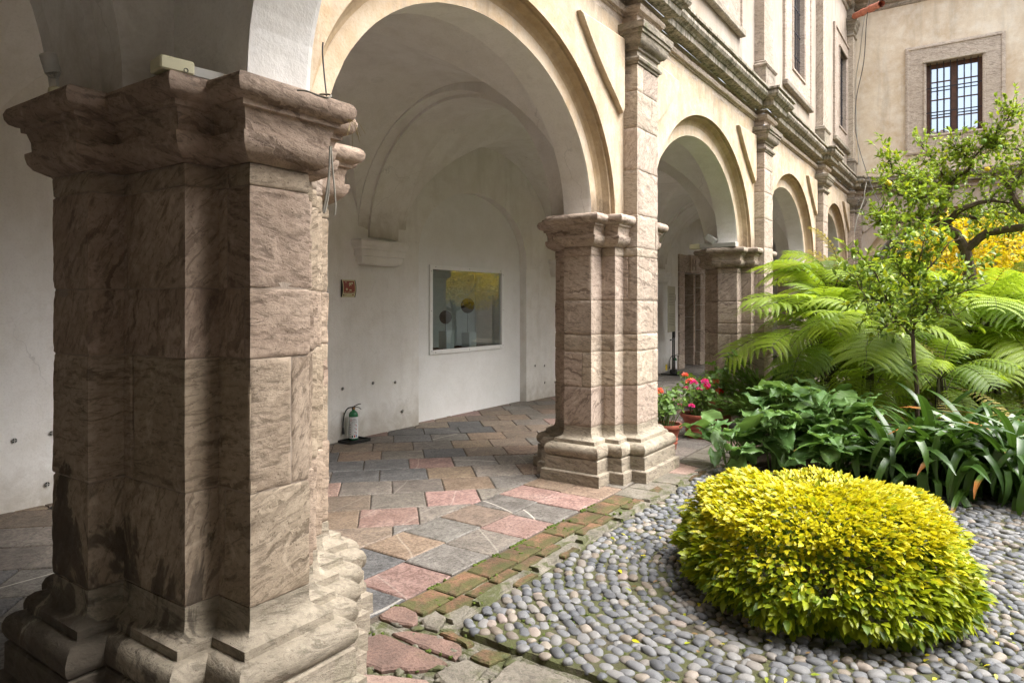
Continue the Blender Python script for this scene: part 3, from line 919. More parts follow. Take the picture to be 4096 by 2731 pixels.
# ---------------------------------------------------------------- piers
CAP = [(0.0, 2.185), (.012, 2.19), (.03, 2.20), (.055, 2.215), (.072, 2.24), (.078, 2.268), (.078, 2.283), (.058, 2.287), (.060, 2.33), (.072, 2.368), (.088, 2.372), (.090, 2.392),
       (.100, 2.394), (.122, 2.405), (.134, 2.425), (.137, 2.448), (.128, 2.470), (.112, 2.480), (-.02, 2.482)]
def tighten(p, k): return [(o * k, z) for o, z in p]
BASE_UP = [(.118, .232), (.135, .245), (.147, .27), (.148, .30), (.135, .33), (.112, .347), (.075, .35), (.073, .384), (.065, .388), (.045, .392), (.022, .402), (.008, .42), (0, .455), (0, .50)]
PLINTH = [(.165, -.05), (.165, .10), (.155, .106), (.135, .11), (.132, .222), (.125, .23), (.10, .233)]
PILCAP = [(0, 3.93), (.012, 3.935), (.012, 3.955), (.03, 3.96), (.037, 3.98), (.028, 4.0), (.004, 4.003), (0, 4.06), (.02, 4.065), (.022, 4.09), (.05, 4.10), (.075, 4.13), (.085, 4.175), (.085, 4.19), (.10, 4.195), (.10, 4.225), (.115, 4.23), (.12, 4.29), (.0, 4.32)]

def shaft(parent, O, path, closed, levels, cuts, step, amp, mat, seed):
    """courses of facing stones, each its own object, on a mortar core"""
    pts, L = sample(path, closed, 1.0)
    core = loft(path, closed, [(-.0065, levels[0]), (-.0065, levels[-1])], .3)
    core.v = [(x - O[0], y - O[1], z) for x, y, z in core.v]
    core.build('mortar_core', S['mortar'], parent)
    for ci, (z0, z1) in enumerate(zip(levels, levels[1:])):
        cc = cuts[ci % len(cuts)]
        if closed:
            runs = [(cc[i], cc[i + 1] if i + 1 < len(cc) else cc[0] + L) for i in range(len(cc))]
        else:
            cc = [0] + [c for c in cc if 0 < c < L] + [L]
            runs = list(zip(cc, cc[1:]))
        for ri, (s0, s1) in enumerate(runs):
            v, f = stone_run(path, closed, s0, s1, z0, z1, step, amp, seed + ci * 7 + ri)
            c = Vector(v[len(v) // 2])
            me = mesh('stone', [(x - O[0], y - O[1], z) for x, y, z in v], f, S[mat], True)
            obj('stone', me, parent)

def moulding(parent, O, path, closed, prof, name, mat, step, amp, seed, smooth=False, dz=.02):
    mb = loft(path, closed, dense(prof, dz), step, amp, seed=seed, cap_top=closed)
    mb.v = [(x - O[0], y - O[1], z) for x, y, z in mb.v]
    return mb.build(name, S[mat], parent, smooth)

# corner pier, big and dark in the foreground
P1 = [(1.28, 2.95), (1.417, 2.95), (1.417, 2.485), (1.555, 2.485), (1.555, 2.28), (1.83, 2.28), (1.83, 2.43), (1.97, 2.43), (1.97, 2.57), (2.11, 2.57), (2.11, 2.715), (2.26, 2.715), (2.26, 2.86), (2.42, 2.86), (2.42, 3.0), (2.50, 3.0),
      (2.50, 3.29), (2.31, 3.29), (2.31, 3.43), (1.83, 3.43), (1.83, 3.60), (1.555, 3.60), (1.555, 3.43), (1.417, 3.43), (1.417, 3.27), (1.28, 3.27)]
def s_at(path, i):
    return sum(math.hypot(path[k + 1][0] - path[k][0], path[k + 1][1] - path[k][1]) for k in range(i))
O1 = (1.9, 2.95)
pier1 = thing('stone_pier', 'largest stepped pier, dark veined brown stone filling the left foreground, stain and painted shade below', 'pier', (O1[0], O1[1], 0), 0, 'stone piers of the cloister')
a_ = [s_at(P1, i) for i in range(len(P1))]
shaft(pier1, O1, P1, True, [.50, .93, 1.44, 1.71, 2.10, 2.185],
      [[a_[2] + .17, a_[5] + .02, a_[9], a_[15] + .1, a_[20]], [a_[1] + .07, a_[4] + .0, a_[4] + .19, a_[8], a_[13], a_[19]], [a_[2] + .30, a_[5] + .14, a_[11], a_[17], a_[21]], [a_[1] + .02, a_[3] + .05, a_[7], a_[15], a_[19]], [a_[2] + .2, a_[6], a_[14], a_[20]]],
      .022, .0042, 'stone_damp_shade', 11)
moulding(pier1, O1, P1, True, PLINTH, 'plinth', 'stone_base_damp_shade', .03, .0028, 2)
moulding(pier1, O1, P1, True, tighten(BASE_UP, .95), 'base_moulding', 'stone_base_damp_shade', .025, .0017, 3, True, .012)
cap_path1 = P1[12:] + P1[:9]
moulding(pier1, O1, cap_path1, False, CAP, 'capital', 'stone_damp_shade', .022, .0014, 4, True, .01)
PU = [(1.97, 2.57), (2.11, 2.57), (2.11, 2.715), (2.26, 2.715), (2.26, 2.87)]
_n = set(pier1.children)
shaft(pier1, O1, PU, False, [2.185, 2.62, 3.05, 3.5, 3.93], [[.2], [.35]], .05, .005, 'stone', 41)
moulding(pier1, O1, PU, False, PILCAP, 'pilaster_capital', 'stone_grey', .05, .004, 5, True)

# the standard pier; origin at its centre
def pier_path(rib=True):
    p = [(-.635, 3.29), (-.635, 3.0), (-.425, 3.0), (-.425, 2.86), (-.245, 2.86), (-.245, 2.715), (.245, 2.715), (.245, 2.86), (.425, 2.86), (.425, 3.0), (.635, 3.0), (.635, 3.29),
         (.425, 3.29), (.425, 3.46), (.25, 3.46), (.25, 3.62), (-.25, 3.62), (-.25, 3.46), (-.425, 3.46), (-.425, 3.29)]
    return p
PP = pier_path()
O2 = (0, 3.1)
pier2 = thing('stone_pier', 'pale stepped pier with tall pilaster left of the flower pots', 'pier', (PC[0], 3.1, 0), 0, 'stone piers of the cloister')
b_ = [s_at(PP, i) for i in range(len(PP))]
shaft(pier2, O2, PP, True, [.50, .87, 1.20, 1.36, 1.68, 2.10, 2.185],
      [[b_[2] + .02, b_[7] + .02, b_[13], b_[18]], [b_[1] - .1, b_[6] - .12, b_[9], b_[15]], [b_[3], b_[8], b_[14]], [b_[5], b_[6] + .28 - .49 + .1, b_[11], b_[17]], [b_[1], b_[4] + .05, b_[10], b_[16]], [b_[2], b_[9], b_[15]]],
      .03, .0035, 'stone', 71)
moulding(pier2, O2, PP, True, PLINTH, 'plinth', 'stone_base', .05, .0035, 12)
moulding(pier2, O2, PP, True, tighten(BASE_UP, .95), 'base_moulding', 'stone_base', .04, .0025, 13, True, .015)
moulding(pier2, O2, PP[7:] + PP[:5], False, CAP, 'capital', 'stone', .04, .002, 14, True, .015)
PV = [(-.245, 2.87), (-.245, 2.715), (.245, 2.715), (.245, 2.87)]
shaft(pier2, O2, PV, False, [2.185, 2.50, 2.93, 3.33, 3.68, 3.93], [[.6], [.18], [9], [.5], [.3]], .035, .005, 'stone_pink', 91)
moulding(pier2, O2, PV, False, PILCAP, 'pilaster_capital', 'stone_grey', .04, .004, 15, True, .015)

def copy_tree(o, parent=None, **k):
    c = o.copy(); COL.objects.link(c); c.parent = parent
    for ch in list(o.children): copy_tree(ch, c)
    return c
pl = {1: 'third pier from the left, rising behind the flower pots and the juniper', 2: 'fourth pier from the left, half hidden behind the tree fern fronds'}
for i in (1, 2):
    c = copy_tree(pier2); c.location = (PC[i], 3.1, 0); c['label'] = pl[i]
cpc = copy_tree(pier1)
cpc.location = (21.31 - O1[0], O1[1], 0); cpc.scale = (-1, 1, 1)
for q in set(pier1.children) - _n: bpy.data.objects.remove(q)
shaft(pier1, O1, PU, False, [2.185, 2.49], [[.2]], .04, .004, 'stone', 43)
cpc['label'] = 'farthest pier, tucked into the inner corner of the court behind the greenery'
farl = {0: 'far wing pier nearest the inner corner, hidden by the fern crowns', 1: 'far wing pier behind the yellow leaved tree'}
for i in (0, 1):
    c = copy_tree(pier2); c.rotation_euler = (0, 0, R(-90)); c.location = (16.49 + 3.1, 4.825 - PC[i], 0); c['label'] = farl[i]
c = copy_tree(pier2); c.rotation_euler = (0, 0, R(90)); c.location = (4.83 - 3.1, 4.78 - PC[0], 0); c['label'] = 'pier of the near wing just outside the right edge of the picture'

# ---------------------------------------------------------------- vaults
def vault_bay(x0, x1, y0, y1, name_label, riseX=1.58, riseY=1.60, n=36, z=SPR):
    t = thing('groin_vault', name_label, 'vault', ((x0 + x1) / 2, (y0 + y1) / 2, z), 0, 'white groin vaults over the galleries')
    us = [-math.cos(math.pi * i / n) for i in range(n + 1)]
    cx, cy, hx, hy = (x0 + x1) / 2, (y0 + y1) / 2, (x1 - x0) / 2, (y1 - y0) / 2
    v = []
    for u in us:
        for w in us:
            zz = max(riseY * math.sqrt(max(0, 1 - w * w)), riseX * math.sqrt(max(0, 1 - u * u)))
            v.append((u * hx, w * hy, zz + .006 * mn.noise(Vector((u * 4, w * 4, x0)))))
    f = []
    for i in range(n):
        for j in range(n):
            a, b, c, d = i * (n + 1) + j, (i + 1) * (n + 1) + j, (i + 1) * (n + 1) + j + 1, i * (n + 1) + j + 1
            if (i - n / 2 + .5) * (j - n / 2 + .5) > 0: f += [(a, c, b), (a, d, c)]
            else: f += [(a, d, b), (b, d, c)]
    obj('vault_web', mesh('vault_web', v, f, S['white'], False), t)
    return t
def band(parent_lbl, axis, c, w, lo, hi, rise, y_or_x_off, label):
    """transverse arch band; axis 'x': stands at x=c and spans y lo..hi"""
    t = thing('transverse_arch', label, 'vault rib', ((c, (lo + hi) / 2, SPR) if axis == 'x' else ((lo + hi) / 2, c, SPR)), 0, 'plain white ribs crossing the gallery vaults')
    mb = MB()
    h = (hi - lo) / 2
    for (ww, d0) in ((w, 0.0), (w + .17, -.035)):
        n = 40; v = []
        for i in range(n + 1):
            a = math.pi * i / n
            p, q = -(h - d0) * math.cos(a), (rise - d0) * math.sin(a)
            P_, Q_ = -(h + .30) * math.cos(a), (rise + .30) * math.sin(a)
            for (s_, (g, k)) in ((-1, (P_, Q_)), (-1, (p, q)), (1, (p, q)), (1, (P_, Q_))):
                v.append((s_ * ww, g, k) if axis == 'x' else (g, -s_ * ww, k))
        f = []
        for i in range(n):
            for k in range(3): f.append((i * 4 + k, i * 4 + k + 1, i * 4 + 4 + k + 1, i * 4 + 4 + k))
        mb.add(v, f)
    obj('rib', mesh('rib', mb.v, mb.f, S['white']), t)
YW = 6.35
vl = ['white vault bay behind the first arch with the glazed niche below', 'white vault bay seen through the second arch', 'white vault bay seen through the third arch', 'white vault bay over the far end of the gallery']
edges = [1.9] + PC + [19.6]
for i in range(4):
    a, b = edges[i], edges[i + 1]
    vault_bay(a + (.40 if i else 0), b - .40, 3.29, YW + .02, vl[i])
for i, c in enumerate(PC):
    band('', 'x', c, .25, 3.60, YW - .03, 1.50, 0, ['rib springing from the corbel left of the glazed niche', 'rib behind the third pier', 'rib behind the fourth pier'][i])
band('', 'x', 1.69, .135, 3.58, YW - .03, 1.50, 0, 'rib crossing from the back of the dark corner pier to the long wall')
band('', 'y', 3.11, .155, -1.5, 1.30, 1.45, 0, 'rib springing to the left from the dark corner pier')
vault_bay(-1.5, 1.50, 3.30, YW + .02, 'vault over the corner behind the dark pier')
vault_bay(-1.5, 1.56, -1.40, 2.93, 'vault over the camera', n=28)
vault_bay(-1.5, 1.56, -5.9, -1.40, 'vault behind the camera', n=16)
for y in (-1.40,):
    band('', 'y', y, .25, -1.5, 1.38, 1.45, 0, 'rib behind the camera crossing the near gallery')
c_ = vault_bay(19.75, 22.81, 3.3, YW, 'vault over the far corner', n=16)
c_ = vault_bay(19.75, 22.81, -1.2, 2.9, 'vault over the far gallery', n=16)

# ---------------------------------------------------------------- the gallery's inner wall with its arched niches
def inner_wall(label, T, x0, x1, niches, flip=False, top=4.30):
    W = thing('gallery_wall', label, 'wall', T(((x0 + x1) / 2, YW, 0)), 0, 'white inner walls of the galleries')
    def fin(mb, name, mat, smooth=False):
        if flip: mb.f = flipf(mb.f)
        mb.v = [tuple(Vector(p) - Vector(W.location)) for p in mb.v]
        return mb.build(name, S[mat], W, smooth)
    face, rev, bk = MB(), MB(), MB()
    x = x0
    def quad(mb, ps, k=1):
        mb.add([T(p) for p in ps], [(0, 1, 2, 3)])
    def wallgrid(xa, xb, z0, z1):
        nx, nz = max(1, int((xb - xa) / .2)), max(1, int((z1 - z0) / .2))
        v = [(xa + (xb - xa) * i / nx, YW - (wob(xa + (xb - xa) * i / nx, z0 + (z1 - z0) * j / nz, .006) if 0 < i < nx and 0 < j < nz else 0), z0 + (z1 - z0) * j / nz) for i in range(nx + 1) for j in range(nz + 1)]
        face.add([T(p) for p in v], [(i * (nz + 1) + j, (i + 1) * (nz + 1) + j, (i + 1) * (nz + 1) + j + 1, i * (nz + 1) + j + 1) for i in range(nx) for j in range(nz)])
    for (a, b, zs, rise, dep, hole) in niches:
        wallgrid(x, a, -.05, top)
        n = 40
        arc = [((a + b) / 2 - (b - a) / 2 * math.cos(math.pi * i / n), zs + rise * math.sin(math.pi * i / n)) for i in range(n + 1)]
        v = []
        for (xx, zz) in arc: v += [T((xx, YW, zz)), T((xx, YW, top))]
        face.add(v, [(2 * i, 2 * i + 2, 2 * i + 3, 2 * i + 1) for i in range(n)])
        prof = [(a, -.05)] + arc + [(b, -.05)]
        v = []
        for (xx, zz) in prof:
            v += [T((xx, YW, zz)), T((xx, YW + .012, zz)), T((xx, YW + dep, zz))]
        rev.add(v, [q for i in range(len(prof) - 1) for q in ((3 * i, 3 * i + 1, 3 * i + 4, 3 * i + 3), (3 * i + 1, 3 * i + 2, 3 * i + 5, 3 * i + 4))])
        yb = YW + dep
        if hole:
            ha, hb, hz0, hz1 = hole
            for q in (((a, yb, -.05), (ha, yb, -.05), (ha, yb, zs + rise), (a, yb, zs + rise)), ((hb, yb, -.05), (b, yb, -.05), (b, yb, zs + rise), (hb, yb, zs + rise)),
                      ((ha, yb, -.05), (hb, yb, -.05), (hb, yb, hz0), (ha, yb, hz0)), ((ha, yb, hz1), (hb, yb, hz1), (hb, yb, zs + rise), (ha, yb, zs + rise))):
                quad(bk, q)
        else:
            quad(bk, ((a, yb, -.05), (b, yb, -.05), (b, yb, zs + rise), (a, yb, zs + rise)))
        x = b
    wallgrid(x, x1, -.05, top)
    fin(face, 'wall_face', 'white'); fin(rev, 'niche_reveal', 'white'); fin(bk, 'niche_back', 'white_new')
    return W
NZ = (2.30, .99)
gw = inner_wall('long white inner wall of the gallery with arched niches and small vents', T_A, -1.5, 23,
           [(2.80, 5.36, 2.30, .90, .5, None), (6.93, 9.59, 2.34, .985, .13, (7.34, 9.03, .985, 2.15)), (16.86, 18.05, 2.44, .02, .9, None)])
inner_wall('white inner wall of the near gallery, left of and behind the camera', T_B, -1.5, 20, [], True)
inner_wall('white inner wall of the far gallery glimpsed beyond the right edge of the ferns', T_C, -1.5, 20, [])

def corbel(x, parent_loc, w=.45, seed=0):
    prof = dense([(.004, 2.13), (.03, 2.14), (.055, 2.17), (.065, 2.215), (.065, 2.235), (.085, 2.24), (.09, 2.315), (.105, 2.325), (.105, 2.35), (.112, 2.355), (.135, 2.38), (.14, 2.415), (.135, 2.43), (-.1, 2.432)], .02)
    mb = loft([(x - w + .09, YW + .02), (x - w + .09, YW - .05), (x + w - .09, YW - .05), (x + w - .09, YW + .02)], False, prof, .06, .004, seed=seed)
    mb.v = [tuple(Vector(p) - Vector(parent_loc)) for p in mb.v]
    return mb.build('corbel', S['white'], gw, True)
for i, c in enumerate([6.15] + PC[1:]): corbel(c - (0 if i == 0 else .08), gw.location, .385, i)
# small cross-barred vents in the wall
for (x, z) in [(5.578, .633), (6.072, .653), (6.465, .626), (6.598, .233), (9.844, .589), (10.143, .567), (10.515, .602), (10.154, .27), (10.498, .246), (2.206, .565), (2.436, .169), (2.471, .583)]:
    mb = MB()
    mb.lathe([(.0, 0), (.017, 0), (.019, .004)], 14, TRS((x, YW - .012, z), (R(90), 0, 0), 1), False)
    mb.v = [tuple(Vector(p) - Vector(gw.location)) for p in mb.v]
    e = mb.build('wall_vent', S['black'], gw)
    cr = MB()
    cr.box((x - .017, YW - .020, z - .003), (x + .017, YW - .0165, z + .003)); cr.box((x - .003, YW - .0225, z - .017), (x + .003, YW - .0165, z + .017))
    cr.v = [tuple(Vector(p) - Vector(gw.location)) for p in cr.v]
    cr.build('vent_cross', S['greypl'], e)
# ---------------------------------------------------------------- ground
def sheet(name, x0, x1, y0, y1, z, mat, n=24, amp=.004, **k):
    v = [(x0 + (x1 - x0) * i / n, y0 + (y1 - y0) * j / n, z + amp * mn.noise(Vector((i * 1.7, j * 1.3, z)))) for i in range(n + 1) for j in range(n + 1)]
    f = [(i * (n + 1) + j, (i + 1) * (n + 1) + j, (i + 1) * (n + 1) + j + 1, i * (n + 1) + j + 1) for i in range(n) for j in range(n)]
    return obj(name, mesh(name, v, f, S[mat]), None, kind='structure', **k)
ground = sheet('ground', -40, 60, -50, 40, -.075, 'soil', 60, 0)

def clip(poly, a, b, c):
    """keep the side a*x+b*y<=c"""
    out = []
    for i in range(len(poly)):
        p, q = poly[i], poly[(i + 1) % len(poly)]
        dp, dq = a * p[0] + b * p[1] - c, a * q[0] + b * q[1] - c
        if dp <= 0: out.append(p)
        if (dp < 0 < dq) or (dq < 0 < dp):
            t = dp / (dp - dq); out.append((p[0] + (q[0] - p[0]) * t, p[1] + (q[1] - p[1]) * t))
    return out
def area(p): return .5 * abs(sum(p[i][0] * p[(i + 1) % len(p)][1] - p[(i + 1) % len(p)][0] * p[i][1] for i in range(len(p))))
def shrink(p, d):
    out = list(p); n = len(p)
    for i in range(n):
        (x0, y0), (x1, y1) = p[i], p[(i + 1) % n]
        L = math.hypot(x1 - x0, y1 - y0)
        if L < 1e-6: continue
        a, b = (y1 - y0) / L, -(x1 - x0) / L
        out = clip(out, a, b, a * x0 + b * y0 - d)
        if len(out) < 3: return []
    return out
def ccw(p): return p if sum(p[i][0] * p[(i + 1) % len(p)][1] - p[(i + 1) % len(p)][0] * p[i][1] for i in range(len(p))) > 0 else list(reversed(p))
def roughen(p, amp, step=.07, seed=0):
    out = []
    for i in range(len(p)):
        a, b = p[i], p[(i + 1) % len(p)]
        L = math.hypot(b[0] - a[0], b[1] - a[1]); k = max(1, int(L / step))
        for j in range(k):
            t = j / k; x, y = a[0] + (b[0] - a[0]) * t, a[1] + (b[1] - a[1]) * t
            out.append((x + amp * mn.noise(Vector((x * 11, y * 11, seed))), y + amp * mn.noise(Vector((x * 11, y * 11, seed + 9)))))
    return out
def voronoi(x0, x1, y0, y1, cell, jit=.35, r=None, stag=True):
    r = r or rng
    nx, ny = max(1, round((x1 - x0) / cell)), max(1, round((y1 - y0) / cell))
    sd = [(x0 + (x1 - x0) * (i + .5 + r.uniform(-jit, jit) + (.25 if stag and j % 2 else 0)) / nx, y0 + (y1 - y0) * (j + .5 + r.uniform(-jit, jit)) / ny) for i in range(nx) for j in range(ny)]
    out = []
    for i, s in enumerate(sd):
        p = [(x0, y0), (x1, y0), (x1, y1), (x0, y1)]
        for j, q in enumerate(sd):
            if i != j and math.hypot(q[0] - s[0], q[1] - s[1]) < cell * 3.2:
                a, b = q[0] - s[0], q[1] - s[1]
                p = clip(p, a, b, (q[0] ** 2 + q[1] ** 2 - s[0] ** 2 - s[1] ** 2) / 2)
                if len(p) < 3: break
        if len(p) >= 3: out.append(p)
    return out

def slabs(parent, pname, polys, mats_, z, gap, rough, rnd, limit=300, bev=.006, tilt=.004, dz=.003, weights=None):
    items = []
    for p in polys:
        p = ccw(p)
        q = shrink(p, gap)
        if len(q) < 3 or area(q) < .0025: continue
        items.append(q)
    items.sort(key=lambda q: -area(q) / max(.3, depth_of(q[0])) ** 2 if depth_of(q[0]) > .3 else 0)
    far = MB()
    for i, q in enumerate(items):
        q2 = roughen(q, rough, seed=i) if rough else q
        cx = sum(a[0] for a in q) / len(q); cy = sum(a[1] for a in q) / len(q)
        loc = [(a[0] - cx, a[1] - cy) for a in q2]
        mb = MB(); mb.prism(loc, -.03, 0, bev=bev)
        m_ = rnd.choices(mats_, weights)[0] if weights else rnd.choice(mats_)
        if pname == 'tile' and cy < 3.46 and cy > 2.7 and 2.4 < cx < 7:
            seq = ((1, 3, 0, 5, 3, 0, 3, 4, 5, 0, 2, 5), (1, 1, 4, 0, 2, 0, 3, 4, 5, 2, 0, 5))[0 if cy < 3.07 else 1]
            m_ = mats_[seq[int((cx - 2.42) / .40) % 12]]
        zz = z + rnd.uniform(-dz, dz)
        if i < limit:
            o = mb.build(pname, m_, parent)
            o.location = Vector((cx, cy, zz)); o.rotation_euler = (rnd.uniform(-tilt, tilt), rnd.uniform(-tilt, tilt), 0)
        else:
            far.add(mb.v, mb.f, Matrix.Translation((cx, cy, zz)))
    if far.v: far.build(pname, mats_[0], parent, kind='stuff')

# gallery floor
gfloor = sheet('gallery_floor', -1.6, 23.2, 2.62, 6.95, -.012, 'floor_grout', 30, .002)
gfloor2 = obj('near_gallery_floor', mesh('near_gallery_floor', [(-1.6, -7, -.012), (1.9, -7, -.012), (1.9, 2.62, -.012), (-1.6, 2.62, -.012)], [(0, 1, 2, 3)], S['floor_grout']), None, kind='structure')
r_ = random.Random(3)
polys = []
xe_ = 2.42
k = 0
while xe_ < 19.4:
    w = r_.uniform(.37, .43)
    for (ya, yb, sh) in ((2.665, 3.07, 0.0), (3.07, 3.48, .03)):
        polys.append([(xe_ + sh, ya), (xe_ + w + sh, ya), (xe_ + w + sh, yb), (xe_ + sh, yb)])
    xe_ += w
c45 = math.cos(R(45))
pitch = .44
_rr = random.Random(50)
rows_ = [_rr.uniform(0, .44) for _ in range(60)]
rows_[0] = 0
def diag(x0, x1, y0, y1):
    out = []
    for i in range(-60, 60):
        for j in range(-60, 60):
            u, w = i * pitch, j * pitch * 1.04 + rows_[i % 60]
            ps = [((a - b) * c45 + 4.30, (a + b) * c45 + 4.25) for a, b in ((u, w), (u + pitch, w), (u + pitch, w + pitch * 1.04), (u, w + pitch * 1.04))]
            if max(p[0] for p in ps) < x0 or min(p[0] for p in ps) > x1 or max(p[1] for p in ps) < y0 or min(p[1] for p in ps) > y1: continue
            p = ps
            for (a, b, c) in ((-1, 0, -x0), (1, 0, x1), (0, -1, -y0), (0, 1, y1)):
                p = clip(p, a, b, c)
                if len(p) < 3: break
            if len(p) >= 3 and area(p) > .004: out.append(p)
    return out
dg = diag(2.42, 19.6, 3.48, 6.85)
dg2 = diag(-1.5, 2.42, 2.62, 6.85)
slabs(gfloor, 'tile', polys + dg + dg2, TILES, 0, .005, .004, random.Random(12), 300, weights=[2.8, 2.2, 4.2, 2.4, 1.8, 4.2])
slabs(gfloor2, 'tile', [p for p in diag(-1.5, 1.9, -3.0, 2.62)], TILES, 0, .005, .004, random.Random(13), 60, weights=[2.8, 2.2, 4.2, 2.4, 1.8, 4.2])

# brick edging with broken cement between tiles and cobbles
EDGE_X, EDGE_Y = 2.66, 2.12
edging = sheet('brick_edging', 2.60, 19.2, 2.10, 2.655, -.022, 'cement', 60, .008)
r_ = random.Random(21)
bp = []
x = 2.72
while x < 5.35:
    w = r_.uniform(.27, .33)
    bp.append([(x, 2.462), (x + w, 2.462), (x + w, 2.655), (x, 2.655)])
    x += w
x = 2.80
while x < 6.5:
    w = r_.uniform(.22, .30)
    y0_ = 2.35 + r_.uniform(-.02, .02)
    if r_.random() < .8: bp.append([(x, y0_), (x + w, y0_), (x + w, 2.455), (x, 2.455)])
    x += w + r_.uniform(0, .02)
x = 3.0
while x < 7.0:
    w = r_.uniform(.2, .32)
    y0_ = 2.245
    if r_.random() < .4: bp.append([(x, y0_), (x + w, y0_), (x + w, 2.33), (x, 2.33 + r_.uniform(-.02, .01))])
    x += w + r_.uniform(.01, .06)
slabs(edging, 'brick', bp, [S['brick']], -.004, .006, .008, random.Random(5), 300, tilt=.02, dz=.004)
# ridge of broken cement
rb = MB()
pts = []
for i in range(120):
    xx = 2.75 + i * .035
    pts.append((xx, 2.325 + .03 * mn.noise(Vector((xx * 2.2, 0, 0))) + .03 * mn.noise(Vector((xx * 7, 3, 0))), .0))
for i, (p, q) in enumerate(zip(pts, pts[1:])):
    w0 = .025 + .022 * mn.noise(Vector((p[0] * 6, 1, 5))); w1 = .025 + .022 * mn.noise(Vector((q[0] * 6, 1, 5)))
    h0 = .004 + .006 * abs(mn.noise(Vector((p[0] * 9, 4, 5))))
    if i % 17 in (5, 6): continue
    rb.add([(p[0], p[1] - w0 - .01, -.02), (p[0], p[1] - w0, h0), (p[0], p[1] + w0, h0 * .6), (p[0], p[1] + w0 + .012, -.02), (q[0], q[1] - w1 - .01, -.02), (q[0], q[1] - w1, h0), (q[0], q[1] + w1, h0 * .6), (q[0], q[1] + w1 + .012, -.02)],
           [(0, 4, 5, 1), (1, 5, 6, 2), (2, 6, 7, 3), (0, 1, 2, 3), (4, 7, 6, 5)])
rb.build('cement_ridge', S['cement'], edging)

# flagstones in front of the piers and through the far arches
flags = sheet('flagstone_path', 5.30, 19.3, 2.08, 2.66, -.018, 'cement', 40, .004)
fp = voronoi(5.36, 7.4, 2.30, 2.66, .36, .3, random.Random(4)) + voronoi(7.4, 19.2, 2.10, 2.66, .5, .25, random.Random(6))
slabs(flags, 'flagstone', fp, [S['flag_grey'], S['flag_grey'], S['flag_red'], S['flag_pink']], .0, .01, .012, random.Random(8), 100)

# threshold of the near arch: irregular red and grey flags in mossy cement
thr = sheet('threshold_paving', 1.85, 2.68, -6, 2.66, -.016, 'cement', 60, .010)
r_ = random.Random(17)
tp = [[(2.57, 2.655), (2.70, 2.655), (2.74, 2.60), (2.71, 2.50), (2.64, 2.41), (2.575, 2.40), (2.56, 2.52), (2.54, 2.60)],
      [(2.24, 2.51), (2.35, 2.525), (2.43, 2.49), (2.44, 2.28), (2.41, 2.02), (2.31, 2.06), (2.19, 2.23), (2.17, 2.36)],
      [(2.44, 2.485), (2.54, 2.41), (2.595, 2.25), (2.58, 2.08), (2.52, 2.03), (2.42, 2.02), (2.45, 2.28)],
      [(2.51, 1.99), (2.61, 1.99), (2.65, 1.83), (2.51, 1.86)],
      [(2.66, 2.43), (2.79, 2.43), (2.77, 2.33), (2.62, 2.275), (2.60, 2.35)],
      [(2.60, 2.255), (2.65, 2.22), (2.64, 2.04), (2.59, 2.05)],
      [(2.03, 2.28), (2.14, 2.30), (2.19, 2.18), (2.28, 2.05), (2.20, 1.86), (2.04, 1.9)],
      [(2.30, 2.03), (2.49, 1.99), (2.49, 1.86), (2.36, 1.82), (2.24, 1.86)],
      [(2.34, 1.79), (2.62, 1.80), (2.63, 1.50), (2.40, 1.46), (2.27, 1.60)],
      [(1.95, 1.82), (2.19, 1.82), (2.24, 1.58), (2.36, 1.42), (2.2, 1.25), (1.95, 1.3)],
      [(2.10, 2.62), (2.40, 2.62), (2.50, 2.52), (2.36, 2.55), (2.2, 2.53), (2.1, 2.42), (2.03, 2.42)]] + voronoi(1.87, 2.64, -5, 1.2, .42, .25, r_)
mats_t = [S['flag_red'], S['flag_red'], S['flag_red'], S['brick'], S['flag_grey'], S['brick'], S['flag_pink'], S['flag_grey'], S['flag_grey'], S['flag_red'], S['flag_grey']]
for i, p in enumerate(tp):
    q = roughen(shrink(ccw(p), .006), .016, .035, i)
    cx = sum(a[0] for a in q) / len(q); cy = sum(a[1] for a in q) / len(q)
    mb = MB(); mb.prism([(a[0] - cx, a[1] - cy) for a in q], -.04, 0, bev=.009)
    o = mb.build('flagstone', mats_t[i] if i < len(mats_t) else r_.choice([S['flag_red'], S['flag_grey'], S['flag_pink']]), thr)
    o.location = (cx, cy, .004 + r_.uniform(-.003, .004)); o.rotation_euler = (r_.uniform(-.012, .012), r_.uniform(-.012, .012), 0)
# cement lumps and moss in the joints
lump_t = []
for k in range(4):
    bm = bmesh.new(); bmesh.ops.create_icosphere(bm, subdivisions=2, radius=1)
    for q in bm.verts: q.co *= 1 + .55 * mn.noise(q.co * 1.7 + Vector((k * 5, 0, 0))) + .2 * mn.noise(q.co * 5)
    lump_t.append(([tuple(q.co) for q in bm.verts], [tuple(x.index for x in f.verts) for f in bm.faces])); bm.free()
it = []
for i in range(70):
    x, y = r_.uniform(1.9, 2.66), r_.uniform(1.1, 2.6)
    it.append((r_.randrange(4), TRS(Vector((x, y, -.008)), (0, 0, r_.uniform(0, 6)), (r_.uniform(.02, .05), r_.uniform(.015, .03), r_.uniform(.007, .014))), 0))
scatter('cement_lumps', lump_t, [S['cement']], it, thr, kind='stuff')
it = []
for i in range(700):
    if r_.random() < .5: x, y = r_.uniform(1.9, 2.7), r_.uniform(1.1, 2.66)
    else: x, y = r_.uniform(2.6, 5.4), 2.66 - abs(r_.gauss(0, .01)) if r_.random() < .5 else r_.uniform(2.12, 2.62)
    if mn.noise(Vector((x * 4, y * 4, 7))) < .05: continue
    it.append((r_.randrange(4), TRS(Vector((x, y, -.008)), (0, 0, r_.uniform(0, 6)), (r_.uniform(.006, .02), r_.uniform(.006, .014), r_.uniform(.006, .013))), 0))
